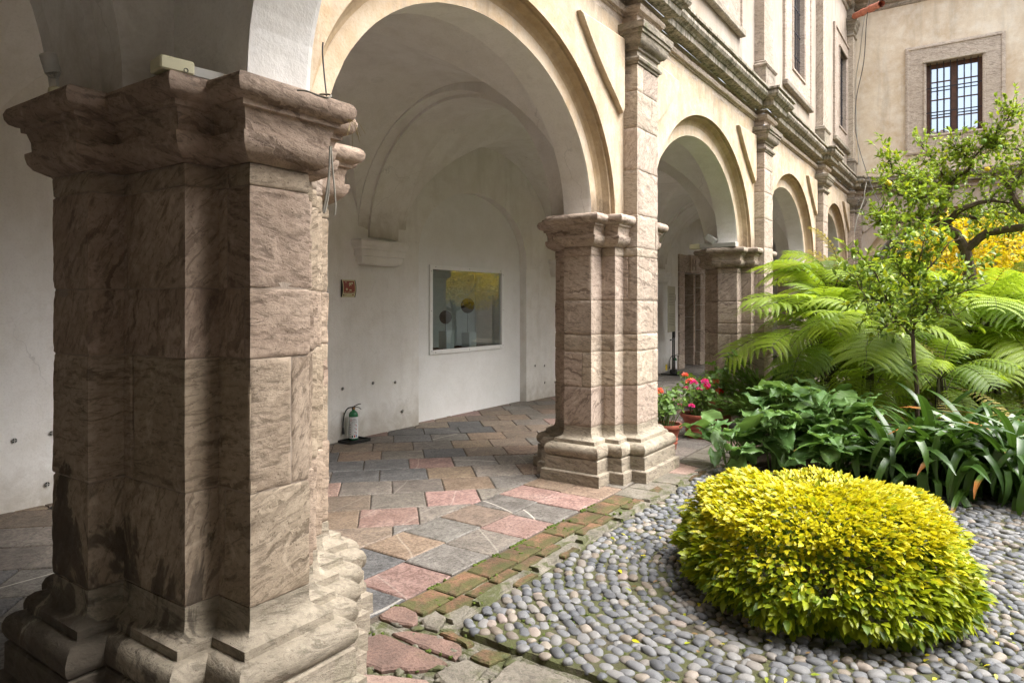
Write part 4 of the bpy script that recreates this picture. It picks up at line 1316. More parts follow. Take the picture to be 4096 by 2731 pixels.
scatter('moss_tufts', lump_t, [S['moss']], it, thr, kind='stuff')

# cobbles in rings round the yellow bush
BC = (4.30, .80)
cob = thing('cobble_paving', None, None, (4.5, .8, 0), 0, None, 'structure')
CZ = .012
n = 90
bed = MB()
gx, gy = 70, 60
X0, X1, Y0, Y1 = 2.66, 6.95, -1.9, 2.225
v = []
for i in range(gx + 1):
    for j in range(gy + 1):
        x = X0 + (X1 - X0) * i / gx; y = Y0 + (Y1 - Y0) * j / gy
        z = CZ + .006 * mn.noise(Vector((x * 5, y * 5, 0)))
        if i == 0 or j == gy:
            z = -.05
            if i == 0: x += -.0 + .02 * mn.noise(Vector((y * 6, 0, 1)))
            if j == gy: y += .015 * mn.noise(Vector((x * 6, 0, 1)))
        elif i == 1: x = X0 + .02 + .03 * mn.noise(Vector((y * 5, 0, 1)))
        elif j == gy - 1: y = Y1 - .012 + .02 * mn.noise(Vector((x * 5, 0, 1)))
        v.append((x - 4.5, y - .8, z))
bed.add(v, [(i * (gy + 1) + j, (i + 1) * (gy + 1) + j, (i + 1) * (gy + 1) + j + 1, i * (gy + 1) + j + 1) for i in range(gx) for j in range(gy)])
bed.build('mossy_mortar', S['moss_bed'], cob)
peb_t = []
for k in range(6):
    bm = bmesh.new(); bmesh.ops.create_icosphere(bm, subdivisions=2, radius=1)
    for q in bm.verts:
        c = q.co.copy()
        q.co = Vector((abs(c.x) ** .85 * math.copysign(1, c.x), abs(c.y) ** .85 * math.copysign(1, c.y), c.z)) * (1 + .24 * mn.noise(c * 1.2 + Vector((k * 7, 1, 0))) + .05 * mn.noise(c * 3))
    peb_t.append(([tuple(q.co) for q in bm.verts], [tuple(x.index for x in f.verts) for f in bm.faces])); bm.free()
peb_me = [mesh('pebble', t[0], t[1], S['pebble'], True) for t in peb_t]
r_ = random.Random(5)
pebs = []
rad = .56
while rad < 4.0:
    row = r_.uniform(.054, .068) * (.82 if rad < .9 else 1)
    a = r_.uniform(0, 1)
    a_end = a + 2 * math.pi
    while a < a_end:
        big = r_.random()
        L = (r_.uniform(.054, .10) if big < .75 else r_.uniform(.030, .05)) * (.8 if rad < .9 else 1)
        rr = rad + r_.uniform(-.011, .011)
        x, y = BC[0] + rr * math.cos(a), BC[1] + rr * math.sin(a)
        if X0 + .035 < x < X1 + .05 and Y0 < y < Y1 - .02 and r_.random() > .008:
            wdt = row * r_.uniform(.88, 1.10)
            pebs.append((Vector((x, y, CZ + r_.uniform(-.006, .004))), a + math.pi / 2 + r_.gauss(0, .22), (L * .51, wdt * .50, r_.uniform(.013, .022)), r_.uniform(-.12, .12), r_.uniform(-.1, .1), r_.randrange(6)))
        a += (L * 1.0 + .0015) / rad
    rad += row * 1.0
def app(p): 
    d = depth_of(p[0]); 
    if d < .5: return 0
    u = ((p[0].x * ST - p[0].y * CT) / d)
    if abs(u) > .78 or d < 2.9: return 0
    return p[2][0] * p[2][1] / d ** 2
pebs.sort(key=app, reverse=True)
for p in pebs[:300]:
    obj('pebble', peb_me[p[5]], cob, p[0] - Vector((4.5, .8, 0)), (p[3], p[4], p[1]), p[2])
scatter('pebbles_beyond', peb_t, [S['pebble2']], [(p[5], TRS(p[0] - Vector((4.5, .8, 0)), (p[3], p[4], p[1]), p[2]), 0) for p in pebs[300:]], cob, True, kind='stuff')
it = []
for i in range(900):
    x, y = r_.uniform(X0, 5.6), r_.uniform(-.6, Y1)
    if mn.noise(Vector((x * 2.5, y * 2.5, 3))) < .0: continue
    it.append((r_.randrange(4), TRS(Vector((x - 4.5, y - .8, CZ + .001)), (0, 0, r_.uniform(0, 6)), (r_.uniform(.006, .018), r_.uniform(.005, .012), r_.uniform(.004, .009))), 0))
scatter('moss_between_cobbles', lump_t, [S['moss']], it, cob, kind='stuff')

# planting bed
bedm = MB(); gx, gy = 60, 70; v = []
for i in range(gx + 1):
    for j in range(gy + 1):
        x = 6.78 + 12.3 * i / gx; y = -14 + 16.0 * j / gy
        z = .02 + .03 * mn.noise(Vector((x * 2, y * 2, 0))) + (.015 if 0 < i < gx and 0 < j < gy else -.07)
        if j == gy: y += .04 * mn.noise(Vector((x * 3, 0, 0)))
        if i == 0: x += .05 * mn.noise(Vector((0, y * 3, 0)))
        v.append((x, y, z))
bedm.add(v, [(i * (gy + 1) + j, (i + 1) * (gy + 1) + j, (i + 1) * (gy + 1) + j + 1, i * (gy + 1) + j + 1) for i in range(gx) for j in range(gy)])
bedm.build('planting_bed', S['soil'], None, kind='structure')
# ---------------------------------------------------------------- glazed display niche
YB = YW + .13
dw = thing('display_window', 'white framed glazed display case set in the niche of the gallery wall', 'display case', (8.18, YB, .94), 0)
def dwb(a, b, name, mat, bev=.004, **k):
    mb = MB(); mb.box(tuple(Vector(a) - Vector((8.18, YB, .94))), tuple(Vector(b) - Vector((8.18, YB, .94))), bev)
    return mb.build(name, S[mat], dw, **k)
fx0, fx1, fz0, fz1 = 7.28, 9.088, .925, 2.205
fw = .062
frs = [dwb((fx0, YB - .028, fz0), (fx0 + fw, YB + .02, fz1), 'frame', 'whitepaint'), dwb((fx1 - fw, YB - .028, fz0), (fx1, YB + .02, fz1), 'frame', 'whitepaint'),
       dwb((fx0 + fw + .001, YB - .026, fz0), (fx1 - fw - .001, YB + .02, fz0 + fw), 'frame', 'whitepaint'), dwb((fx0 + fw + .001, YB - .026, fz1 - fw), (fx1 - fw - .001, YB + .02, fz1), 'frame', 'whitepaint')]
for (sx, sz, fo) in [(fx0 + .03, fz0 + .05, 0), (fx0 + .03, 1.55, 0), (fx0 + .03, fz1 - .09, 0), (fx1 - .03, fz0 + .05, 1), (fx1 - .03, 1.55, 1), (fx1 - .03, fz1 - .09, 1), (7.40, fz0 + .03, 2), (8.18, fz0 + .03, 2), (8.99, fz0 + .03, 2), (7.40, fz1 - .03, 3), (8.18, fz1 - .03, 3), (8.99, fz1 - .03, 3)]:
    mb = MB(); mb.lathe([(0, 0), (.007, 0), (.007, .004), (0, .005)], 8, TRS((sx - 8.18, -.0265, sz - .94), (R(90), 0, 0), 1), False)
    mb.build('screw', S['screw'], frs[fo])
dwb((fx0 + fw - .01, YB + .004, fz0 + fw - .01), (fx1 - fw + .01, YB + .010, fz1 - fw + .01), 'pane', 'glass', 0)
cs = MB()
for a, b in (((7.3, YB + .55, .9), (9.1, YB + .57, 2.25)), ((7.3, YB + .02, .93), (9.1, YB + .55, .955)), ((7.3, YB + .02, 2.16), (9.1, YB + .55, 2.19)), ((7.3, YB + .02, .93), (7.33, YB + .55, 2.19)), ((9.05, YB + .02, .93), (9.08, YB + .55, 2.19))):
    cs.box(tuple(Vector(a) - Vector((8.18, YB, .94))), tuple(Vector(b) - Vector((8.18, YB, .94))))
cs.build('case_lining', S['whitepaint'], dw)
for (x, z, rr, bx, bz, yy, lb) in [(8.42, 1.62, .118, 8.50, 1.20, .22, 'larger dark round disc on a pin at the right inside the glazed case'), (7.86, 1.45, .102, 7.93, 1.24, .20, 'smaller dark round disc on a pin at the left inside the glazed case'),
                           (7.36, 1.29, .10, 7.42, 1.10, .20, 'dark disc half hidden at the left edge of the glazed case')]:
    t = thing('disc_sculpture', lb, 'sculpture', (bx, YB + yy, .96), 0, 'dark discs in the display case')
    mb = MB(); mb.lathe([(0, -.012), (rr * .8, -.012), (rr, -.004), (rr, .004), (rr * .8, .014), (rr * .3, .02), (0, .021)], 28, TRS((x - bx, -.02, z - .96), (R(90), 0, R(-25)), 1), False)
    mb.build('disc', S['disc'], t, True)
    mb = MB(); mb.tube([(x - bx + .02, 0, bz - .96), (x - bx + .02, 0, z - .96)], .004, 6); mb.build('pin', S['screw'], t)
    mb = MB(); mb.box((-.09, -.06, 0), (.09, .10, bz - .96), .003); mb.build('white_block', S['box'], t)
r_ = random.Random(9); it = []
for i in range(900):
    it.append((r_.randrange(4), TRS(Vector((r_.uniform(7.35, 9.03), YB + r_.uniform(.03, .5), .962)), (r_.uniform(0, 3), 0, r_.uniform(0, 6)), r_.uniform(.010, .018)), 0))
S['gravel'] = simple('red_lava_gravel', (.10, .03, .02), .9)
scatter('gravel', lump_t, [S['gravel']], it, None, label='dark red lava gravel along the bottom of the glazed case', cat='gravel', kind='stuff')

# ---------------------------------------------------------------- fire extinguishers, signs
def text_mesh(txt, size, mat, name='lettering', align='CENTER', ext=.0004):
    cu = bpy.data.curves.new('txt', 'FONT'); cu.body = txt; cu.size = size; cu.align_x = align; cu.extrude = ext
    o = bpy.data.objects.new('txt', cu); COL.objects.link(o)
    dg_ = bpy.context.evaluated_depsgraph_get(); dg_.update()
    me = bpy.data.meshes.new_from_object(o.evaluated_get(dg_))
    bpy.data.objects.remove(o); me.name = name; me.materials.clear(); me.materials.append(S[mat])
    return me

def extinguisher(loc, rz, label, tray):
    t = thing('fire_extinguisher', label, 'fire extinguisher', loc, rz, 'green fire extinguishers on the gallery floor')
    z0 = .022 if tray else .002
    mb = MB(); r = .055
    mb.lathe([(.0, z0), (r * .9, z0), (r, z0 + .01), (r, z0 + .285), (r * .97, z0 + .305), (r * .8, z0 + .328), (r * .5, z0 + .342), (.018, z0 + .348), (.018, z0 + .365), (0, z0 + .366)], 32, None, False)
    mb.build('cylinder', S['green'], t, True)
    # paper label wrapped round the front
    lb = MB(); v = []; n = 20; rr = r + .0012; za, zb = z0 + .02, z0 + .275
    for i in range(n + 1):
        a = R(-90 - 62 + 140 * i / n); v += [(rr * math.cos(a), rr * math.sin(a), za), (rr * math.cos(a), rr * math.sin(a), zb)]
    lb.add(v, [(2 * i, 2 * i + 2, 2 * i + 3, 2 * i + 1) for i in range(n)])
    paper = lb.build('paper_label', S['label'], t, True)
    def wrap(me, cx, cz):
        """bends flat lettering (x,y) onto the cylinder"""
        for q in me.vertices:
            a = R(-90) + (q.co.x + cx) / rr
            k = rr + .0007 + q.co.z
            q.co = Vector((k * math.cos(a), k * math.sin(a), cz + q.co.y))
    for txt, s_, cx, cz, mt in (('KIZER', .013, .012, z0 + .249, 'ink'), ('Tolosa', .020, .012, z0 + .232, 'ink'), ('INSTRUCCIONES', .0085, .014, z0 + .213, 'ink')):
        me = text_mesh(txt, s_, mt); wrap(me, cx, cz); obj('lettering', me, paper)
    def patch(x0, x1, zz0, zz1, mt, name='printed_mark'):
        m2 = MB(); v = []; n = 4
        for i in range(n + 1):
            a = R(-90) + (x0 + (x1 - x0) * i / n) / rr; k = rr + .0010
            v += [(k * math.cos(a), k * math.sin(a), zz0), (k * math.cos(a), k * math.sin(a), zz1)]
        m2.add(v, [(2 * i, 2 * i + 2, 2 * i + 3, 2 * i + 1) for i in range(n)]); m2.build(name, S[mt], paper)
    m2 = MB(); v = []; n = 20
    for i in range(n + 1):
        w = 2 * math.pi * i / n
        for q in (.012, .0095): 
            a = R(-90) + (-.030 + q * math.cos(w)) / rr; k = rr + .001; v.append((k * math.cos(a), k * math.sin(a), z0 + .240 + q * 1.1 * math.sin(w)))
    m2.add(v, [(2 * i, 2 * i + 2, 2 * i + 3, 2 * i + 1) for i in range(n)]); m2.build('printed_ring', S['red'], paper)
    for zz in (.206, .163, .116, .070): patch(-.026, .052, z0 + zz, z0 + zz + .0012, 'ink')
    patch(-.027, -.0258, z0 + .03, z0 + .207, 'ink')
    for zz in (.168, .122, .078): patch(.028, .037, z0 + zz, z0 + zz + .018, 'red'); patch(.012, .024, z0 + zz + .016, z0 + zz + .023, 'ink')
    patch(-.020, -.004, z0 + .032, z0 + .056, 'green'); patch(.006, .022, z0 + .035, z0 + .059, 'red'); patch(.030, .044, z0 + .038, z0 + .062, 'blue')
    for zz in range(6): patch(-.046, -.036, z0 + .035 + zz * .028, z0 + .05 + zz * .028, 'ink')
    mb = MB(); mb.box((-.020, -.016, z0 + .362), (.020, .016, z0 + .395), .004); mb.tube([(-.02, 0, z0 + .385), (-.035, 0, z0 + .384)], .008, 8); v_ = mb.build('valve', S['blackmetal'], t)
    mb = MB(); mb.lathe([(0, 0), (.015, 0), (.015, .008), (0, .01)], 16, TRS((.008, -.017, z0 + .375), (R(90), 0, 0), 1), False); mb.build('gauge', S['brass'], v_)
    mb = MB(); mb.tube([(.0, 0, z0 + .392), (.03, 0, z0 + .408), (.06, 0, z0 + .421), (.088, 0, z0 + .424)], [.007, .006, .006, .005], 6); mb.build('lever', S['blackmetal'], v_)
    mb = MB(); mb.tube([(.0, 0, z0 + .385), (.04, 0, z0 + .389), (.07, 0, z0 + .378), (.09, 0, z0 + .36)], [.006, .005, .005, .005], 6); mb.build('handle', S['blackmetal'], v_)
    pts = []
    for i in range(15):
        a = i / 14
        pts.append((-.035 - .085 * math.sin(a * math.pi / 2) ** 1.0, 0, z0 + .384 - .20 * (1 - math.cos(a * math.pi / 2)) ** 1.1))
    h = MB(); h.tube(pts + [(-.119, 0, z0 + .16)], .0075, 8); h.build('hose', S['black'], t, True)
    h = MB(); h.tube([(-.119, 0, z0 + .16), (-.119, 0, z0 + .152)], .009, 8); h.build('hose_clip', S['screw'], t)
    h = MB(); h.tube([(-.119, 0, z0 + .152), (-.118, 0, z0 + .08), (-.118, 0, z0 + .07)], [.009, .015, .016], 10); h.build('nozzle', S['black'], t, True)
    if tray:
        tr = thing('floor_tray', 'shallow black tray under the green fire extinguisher left of the glazed niche', 'tray', loc, 0)
        mb = MB(); mb.box((-.17, -.135, .001), (.13, .06, .012)); 
        mb.box((-.17, -.145, .001), (.13, -.133, .034)); mb.box((-.17, .058, .001), (.13, .068, .034)); mb.box((-.18, -.145, .001), (-.169, .068, .034)); mb.box((.129, -.145, .001), (.14, .068, .034))
        mb.build('tray', S['black'], tr)
    return t
extinguisher((5.66, 6.24, 0), R(-42), 'green fire extinguisher standing in a black tray left of the glazed niche', True)
extinguisher((15.88, 6.2, 0), R(-75), 'small distant fire extinguisher beside the stone doorway, seen through the second arch', False)

def sign(x, z, w, h, label):
    t = thing('wall_sign', label, 'sign', (x, YW, z), 0, 'fire extinguisher signs on the gallery wall')
    def bow(q, y0): return y0 - .022 * (1 - (2 * q / h) ** 2)
    def panel(x0, x1, z0, z1, y, name, mat, par):
        n = 8; v = []
        for i in range(n + 1):
            zz = z0 + (z1 - z0) * i / n
            v += [(x0, bow(zz, y), zz), (x1, bow(zz, y), zz)]
        m = MB(); m.add(v, [(2 * i, 2 * i + 1, 2 * i + 3, 2 * i + 2) for i in range(n)])
        return m.build(name, S[mat], par)
    hk = MB(); n = 10
    for sx in (-1, 1):
        v = []
        for i in range(n + 1):
            zz = -h / 2 + h * i / n
            v += [(sx * w / 2, -.001, zz), (sx * w / 2, bow(zz, -.010), zz), (sx * (w / 2 + .006), bow(zz, -.010), zz), (sx * (w / 2 + .006), -.001, zz)]
        hk.add(v, [(4 * i + k, 4 * i + (k + 1) % 4, 4 * i + 4 + (k + 1) % 4, 4 * i + 4 + k) for i in range(n) for k in range(4)])
    hk.build('side_rail', S['black'], t)
    pn = panel(-w / 2, w / 2, -h / 2, h / 2, -.006, 'panel', 'cream', t)
    panel(-w * .43, w * .43, -h * .27, h * .43, -.0072, 'red_field', 'signred', pn)
    y = -.0086
    def flat(pts, name='pictogram'):
        m = MB(); m.add([(a * w, bow(b * h, y), b * h) for a, b in pts], [tuple(range(len(pts)))]); m.build(name, S['cream'], pn)
    flat([(-.27, .38), (-.18, .38), (-.16, -.03), (-.10, -.03), (-.20, -.13), (-.30, -.03), (-.24, -.03)], 'arrow')
    flat([(.0, -.13), (.17, -.13), (.17, .20), (.12, .27), (.05, .27), (.0, .20)], 'extinguisher_pictogram')
    flat([(.05, .27), (.12, .27), (.30, .26), (.30, .37), (.12, .32), (.06, .35), (-.04, .24), (-.03, .22)], 'nozzle_pictogram')
    me = text_mesh('EXTINTOR', .030 * w / .2, 'cream')
    for q in me.vertices: q.co = Vector((q.co.x * 1.25, bow(-h * .235, y) - q.co.z, q.co.y * 1.1 - h * .250))
    obj('lettering', me, pn)
    m = MB(); m.add([(-w * .38 + .011 * math.cos(a * .7), bow(-h * .37, -.0075), -h * .37 + .011 * math.sin(a * .7)) for a in range(9)], [tuple(range(9))]); m.build('emblem', S['ink'], pn)
    m = MB()
    for k in range(3): m.box((-w * .28, bow(-h * .37, -.0080), -h * .34 - k * .007), (-w * (.10 + .05 * k), bow(-h * .37, -.0072), -h * .34 - k * .007 + .003))
    m.box((w * .26, bow(-h * .37, -.0080), -h * .40), (w * .38, bow(-h * .37, -.0070), -h * .31)); m.build('small_print', S['signred'], pn)
sign(5.670, 1.835, .205, .21, 'curved red and cream extinguisher sign on the wall above the fire extinguisher in its tray')
sign(16.16, 1.80, .20, .26, 'far extinguisher sign on the wall just left of the stone doorway')

# information stand
st = thing('information_stand', 'black stand holding a tall beige text board beside the stone doorway', 'stand', (15.30, 6.0, 0), R(8))
m = MB(); m.box((-.30, -.22, .015), (.30, .22, .035), .004); m.box((-.12, -.06, .035), (.12, .06, .12), .008); m.build('base', S['blackmetal'], st)
for sx in (-.06, .09):
    m = MB(); m.tube([(sx, 0, .03), (sx, 0, 1.02)], .016, 8); m.build('post', S['blackmetal'], st)
m = MB(); m.box((-.30, -.012, .80), (.12, .012, .83)); m.build('crossbar', S['blackmetal'], st)
m = MB(); m.box((.05, -.02, .86), (.12, .02, 1.12), .003); m.build('clamp', S['blackmetal'], st)
m = MB(); m.box((-.62, -.03, 1.0), (.06, -.018, 2.05), .002); bd = m.build('board', S['board'], st)
m = MB()
for k in range(22):
    if k in (0, 9, 10, 11, 12, 13): continue
    m.box((-.55, -.0315, 1.12 + k * .036), (-.03 - (.1 if k % 5 == 0 else 0), -.0302, 1.127 + k * .036))
m.build('text_lines', S['ink'], bd)
for sx in (-.26, .26):
    m = MB(); m.lathe([(0, 0), (.02, 0), (.02, .015), (0, .015)], 10, TRS((sx, -.18, 0), (0, 0, 0), 1)); m.build('castor', S['black'], st)
tg = MB(); tg.box((-.05, 0, 0), (.05, .003, .13)); tg.build('warning_tag', S['yellowtag'], None, label='small yellow tag leaning on the base of the black stand', cat='tag').location = (15.0, 6.05, .12)

# stone doorway
dr = thing('stone_doorway', 'tall stone door frame with carved keystone and dark opening far along the gallery', 'doorway', (17.4, YW, 0), 0)
def dbox(a, b, name='jamb_stone', mat='stone', bev=.01):
    m = MB(); m.box(tuple(Vector(a) - Vector((17.4, YW, 0))), tuple(Vector(b) - Vector((17.4, YW, 0))), bev); return m.build(name, S[mat], dr)
for xa, xb in ((16.50, 16.87), (18.04, 18.40)):
    zz = [0.0, .36, .95, 1.62, 2.08, 2.452]
    for a, b in zip(zz, zz[1:]): dbox((xa - (.04 if a == 0 else 0), YW - .045, a + .003), (xb, YW + .1, b - .003))
dbox((16.50, YW - .045, 2.455), (17.20, YW + .1, 2.90), 'lintel_stone'); kst = dbox((17.205, YW - .075, 2.455), (17.70, YW + .1, 2.92), 'keystone'); dbox((17.705, YW - .045, 2.455), (18.40, YW + .1, 2.90), 'lintel_stone')
m = MB()
O_ = Vector((.05, -.078, 2.68))
for (a, b) in (((-.12, -.15), (-.12, .15)), ((-.12, .15), (0, -.05)), ((0, -.05), (.12, .15)), ((.12, .15), (.12, -.15)), ((-.12, 0), (.12, 0))):
    m.tube([O_ + Vector((a[0], 0, a[1])), O_ + Vector((b[0], 0, b[1]))], .014, 6)
m.build('carved_monogram', S['stone'], dr)
for (za, zb) in ((0, .5), (.5, 1.3), (1.3, 1.9), (1.9, 2.45)):
    dbox((17.93, YW + .105, za + .003), (18.045, YW + .78, zb - .003), 'reveal_stone'); dbox((16.865, YW + .105, za + .003), (16.90, YW + .78, zb - .003), 'reveal_stone')
dbox((16.90, YW + .80, 0), (17.93, YW + .86, 2.44), 'door_leaf', 'doorgrey', .004)

# ---------------------------------------------------------------- fittings on the pier capitals
sd = thing('smoke_detector', 'cream cylindrical detector head tilted on a short stem on the dark pier capital', 'detector', (1.185, 2.99, 2.474), 0)
sd.scale = (.8, .8, .8)
m = MB(); m.lathe([(0, 0), (.040, 0), (.038, .02), (.03, .026), (0, .027)], 20); m.build('foot', S['cream2'], sd)
m = MB(); m.tube([(0, 0, .02), (0, 0, .075)], .007, 8); m.build('stem', S['greypl'], sd)
Mh = TRS((-.012, 0, .075), (0, R(-16), 0), 1)
m = MB(); m.lathe([(0, .022), (.036, .022), (.037, .055), (.0355, .056), (.0355, .060), (.037, .061), (.037, .105), (.033, .111), (0, .112)], 24, Mh); m.build('head', S['greypl'], sd)
m = MB()
for k in range(12):
    a = k * math.pi / 6; m.tube([(.011 * math.cos(a), .011 * math.sin(a), 0), (.022 * math.cos(a), .022 * math.sin(a), .004), (.033 * math.cos(a), .033 * math.sin(a), .023)], .0028, 4, M=Mh)
m.lathe([(0, -.002), (.013, -.002), (.013, .003), (0, .003)], 12, Mh); m.build('vent_cage', S['greypl'], sd)

lp = thing('strip_lamp', 'old cream strip light casing lying across the dark pier capital', 'lamp', (1.345, 2.425, 2.481), 0)
lp.scale = (.92, .92, .9)
m = MB(); m.box((-.03, -.045, .0), (.30, .045, .042), .004, M=Matrix.Rotation(R(-8), 4, 'Z')); m.build('tray_cover', S['greypl'], lp)
m = MB(); m.box((-.075, -.055, .0), (.055, .055, .055), .006, M=Matrix.Rotation(R(-8), 4, 'Z')); hb = m.build('end_housing', S['cream2'], lp)
m = MB(); m.lathe([(.006, 0), (.009, 0), (.009, .002)], 14, Matrix.Rotation(R(-8), 4, 'Z') @ TRS((.02, -.056, .012), (R(90), 0, 0), 1), False); m.build('knockout_ring', S['ink'], hb)
l2 = thing('strip_lamp', 'second strip light casing on the capital of the pier behind the flower pots', 'lamp', (10.12, 3.30, 2.484), R(80))
m = MB(); m.box((-.33, -.05, 0), (.25, .05, .07), .006); m.build('tray_cover', S['greypl'], l2)
m = MB(); m.box((.255, -.055, -.002), (.42, .055, .075), .006); m.build('end_housing', S['cream2'], l2)
l3 = thing('spotlight', 'small dark spotlight perched on the far strip light casing', 'lamp', (10.12, 3.42, 2.56), 0)
m = MB(); m.box((-.06, -.08, .02), (.06, .08, .12), .01, M=Matrix.Rotation(R(35), 4, 'X')); m.build('housing', S['greypl'], l3)
m = MB(); m.tube([(0, 0, 0), (0, 0, .06)], .008, 6); m.build('bracket', S['greypl'], l3)

def cable(pts, r, mat, label, parent=None, name='cable'):
    P_ = [Vector(p) for p in pts]; out = []
    for i in range(len(P_) - 1):
        p0, p1, p2, p3 = P_[max(0, i - 1)], P_[i], P_[i + 1], P_[min(len(P_) - 1, i + 2)]
        for k in range(6):
            t = k / 6
            out.append(.5 * ((2 * p1) + (p2 - p0) * t + (2 * p0 - 5 * p1 + 4 * p2 - p3) * t * t + (3 * p1 - p0 - 3 * p2 + p3) * t ** 3))
    out.append(P_[-1])
    m = MB(); m.tube(out, r, 6)
    return m.build(name, S[mat], parent, True, label=label, cat='cable')
d0 = 2.42
cable([px(1190, 362, 2.45), px(1230, 366, 2.43), px(1275, 384, 2.40), px(1312, 392, 2.38), px(1322, 380, 2.42), px(1280, 378, 2.46)], .0035, 'cable', 'grey cable looped over the front edge of the dark pier capital')
cable([px(1292, 170, 2.75), px(1290, 210, 2.75), px(1297, 300, 2.74), px(1306, 385, 2.7)], .003, 'cabledark', 'pair of thin wires hanging down the plaster at the springing of the first arch')
cable([px(1320, 585, 2.40), px(1317, 680, 2.40), px(1305, 780, 2.40), px(1294, 840, 2.40), px(1300, 846, 2.40), px(1312, 790, 2.41), px(1318, 690, 2.41)], .0035, 'cable', 'looped white cable dangling below the end of the dark pier capital')
cable([px(1324, 585, 2.41), px(1332, 690, 2.41), px(1341, 790, 2.41), px(1342, 838, 2.41), px(1338, 862, 2.41)], .003, 'cable', 'single cable with a split end dangling beside the looped one')
r_ = random.Random(2); m = MB()
for i in range(9):
    a = px(1392 + r_.uniform(-8, 8), 478, 2.40)
    e = a + Vector((r_.uniform(-.01, .05), r_.uniform(-.03, .0), -r_.uniform(.04, .10)))
    m.tube([a, a + (e - a) * .4 + Vector((.012, 0, .012)), e], .0008, 3)
m.build('dry_straws', S['straw'], None, label='few dry straws poking out at the end of the dark pier capital', cat='straw')
# corner of the court: clay spout and sagging wires
ds = thing('clay_spout', 'red clay rainwater spout sticking out under the eaves in the corner of the court', 'rain spout', tuple(px(3420, 65, 17.0)), 0)
pA, pB = px(3425, 62, 17.0), px(3532, 12, 15.4); d_ = pB - pA
m = MB(); m.tube([Vector((0, 0, 0)), d_], .075, 14, False); m.tube([d_ * .999, d_ * .2], .055, 14, False); m.build('pipe', S['clay'], ds, True)
for q in (.30, .62, .96):
    m = MB(); m.tube([d_ * q, d_ * (q + .045)], .088, 14); m.build('collar', S['clay'], ds, True) if q < .9 else None
cable([px(3478, 0, 16.2), px(3462, 60, 16.4), px(3452, 110, 16.5), px(3440, 215, 16.9), px(3424, 320, 17.2), px(3426, 480, 17.3), px(3436, 660, 17.2)], .012, 'cable', 'pale wire sagging down the corner of the court from the eaves')
cable([px(3478, 0, 16.0), px(3466, 90, 16.2), px(3455, 250, 16.5), px(3425, 400, 16.9), px(3425, 540, 16.9), px(3470, 700, 16.4), px(3510, 800, 15.8)], .009, 'cabledark', 'thin dark wire swinging from the eaves down behind the lemon tree')
cable([px(3470, 710, 17.0), px(3458, 770, 16.9), px(3455, 800, 16.9), px(3430, 870, 16.8), px(3418, 930, 16.8)], .012, 'cable', 'pale wire hanging below the cornice in the corner of the court')
# ---------------------------------------------------------------- leaf templates
def leaf_t(L, W, fold=.25, curl=.2, n=5, point=1.0, serr=0.0):
    """leaf lying along +X with a folded midrib: returns verts, faces"""
    v, f = [], []
    for i in range(n + 1):
        t = i / n
        w = W * (math.sin(math.pi * min(1, t ** .8)) ** .85 * (1 - .25 * t)) if 0 < t < 1 else 0.0
        if serr and 0 < i < n: w *= 1 + serr * (1 if i % 2 else -1)
        z = -curl * L * t * t
        v += [(L * t, -w, z + fold * w), (L * t, 0, z), (L * t, w, z + fold * w)]
    for i in range(n):
        a = 3 * i
        f += [(a, a + 3, a + 4, a + 1), (a + 1, a + 4, a + 5, a + 2)]
    return v, f
LT = [leaf_t(1, .26, .30, .18, 5), leaf_t(1, .30, .15, .35, 5), leaf_t(1, .22, .45, .05, 5)]
LTS = [leaf_t(1, .27, .25, .20, 7, serr=.13), leaf_t(1, .31, .15, .32, 7, serr=.15), leaf_t(1, .24, .4, .05, 7, serr=.12)]
LTL = [leaf_t(1, .28, .3, .2, 3), leaf_t(1, .3, .2, .3, 3)]

def rdir(r, zmin=-1):
    while True:
        d = Vector((r.gauss(0, 1), r.gauss(0, 1), r.gauss(0, 1))).normalized()
        if d.z >= zmin: return d

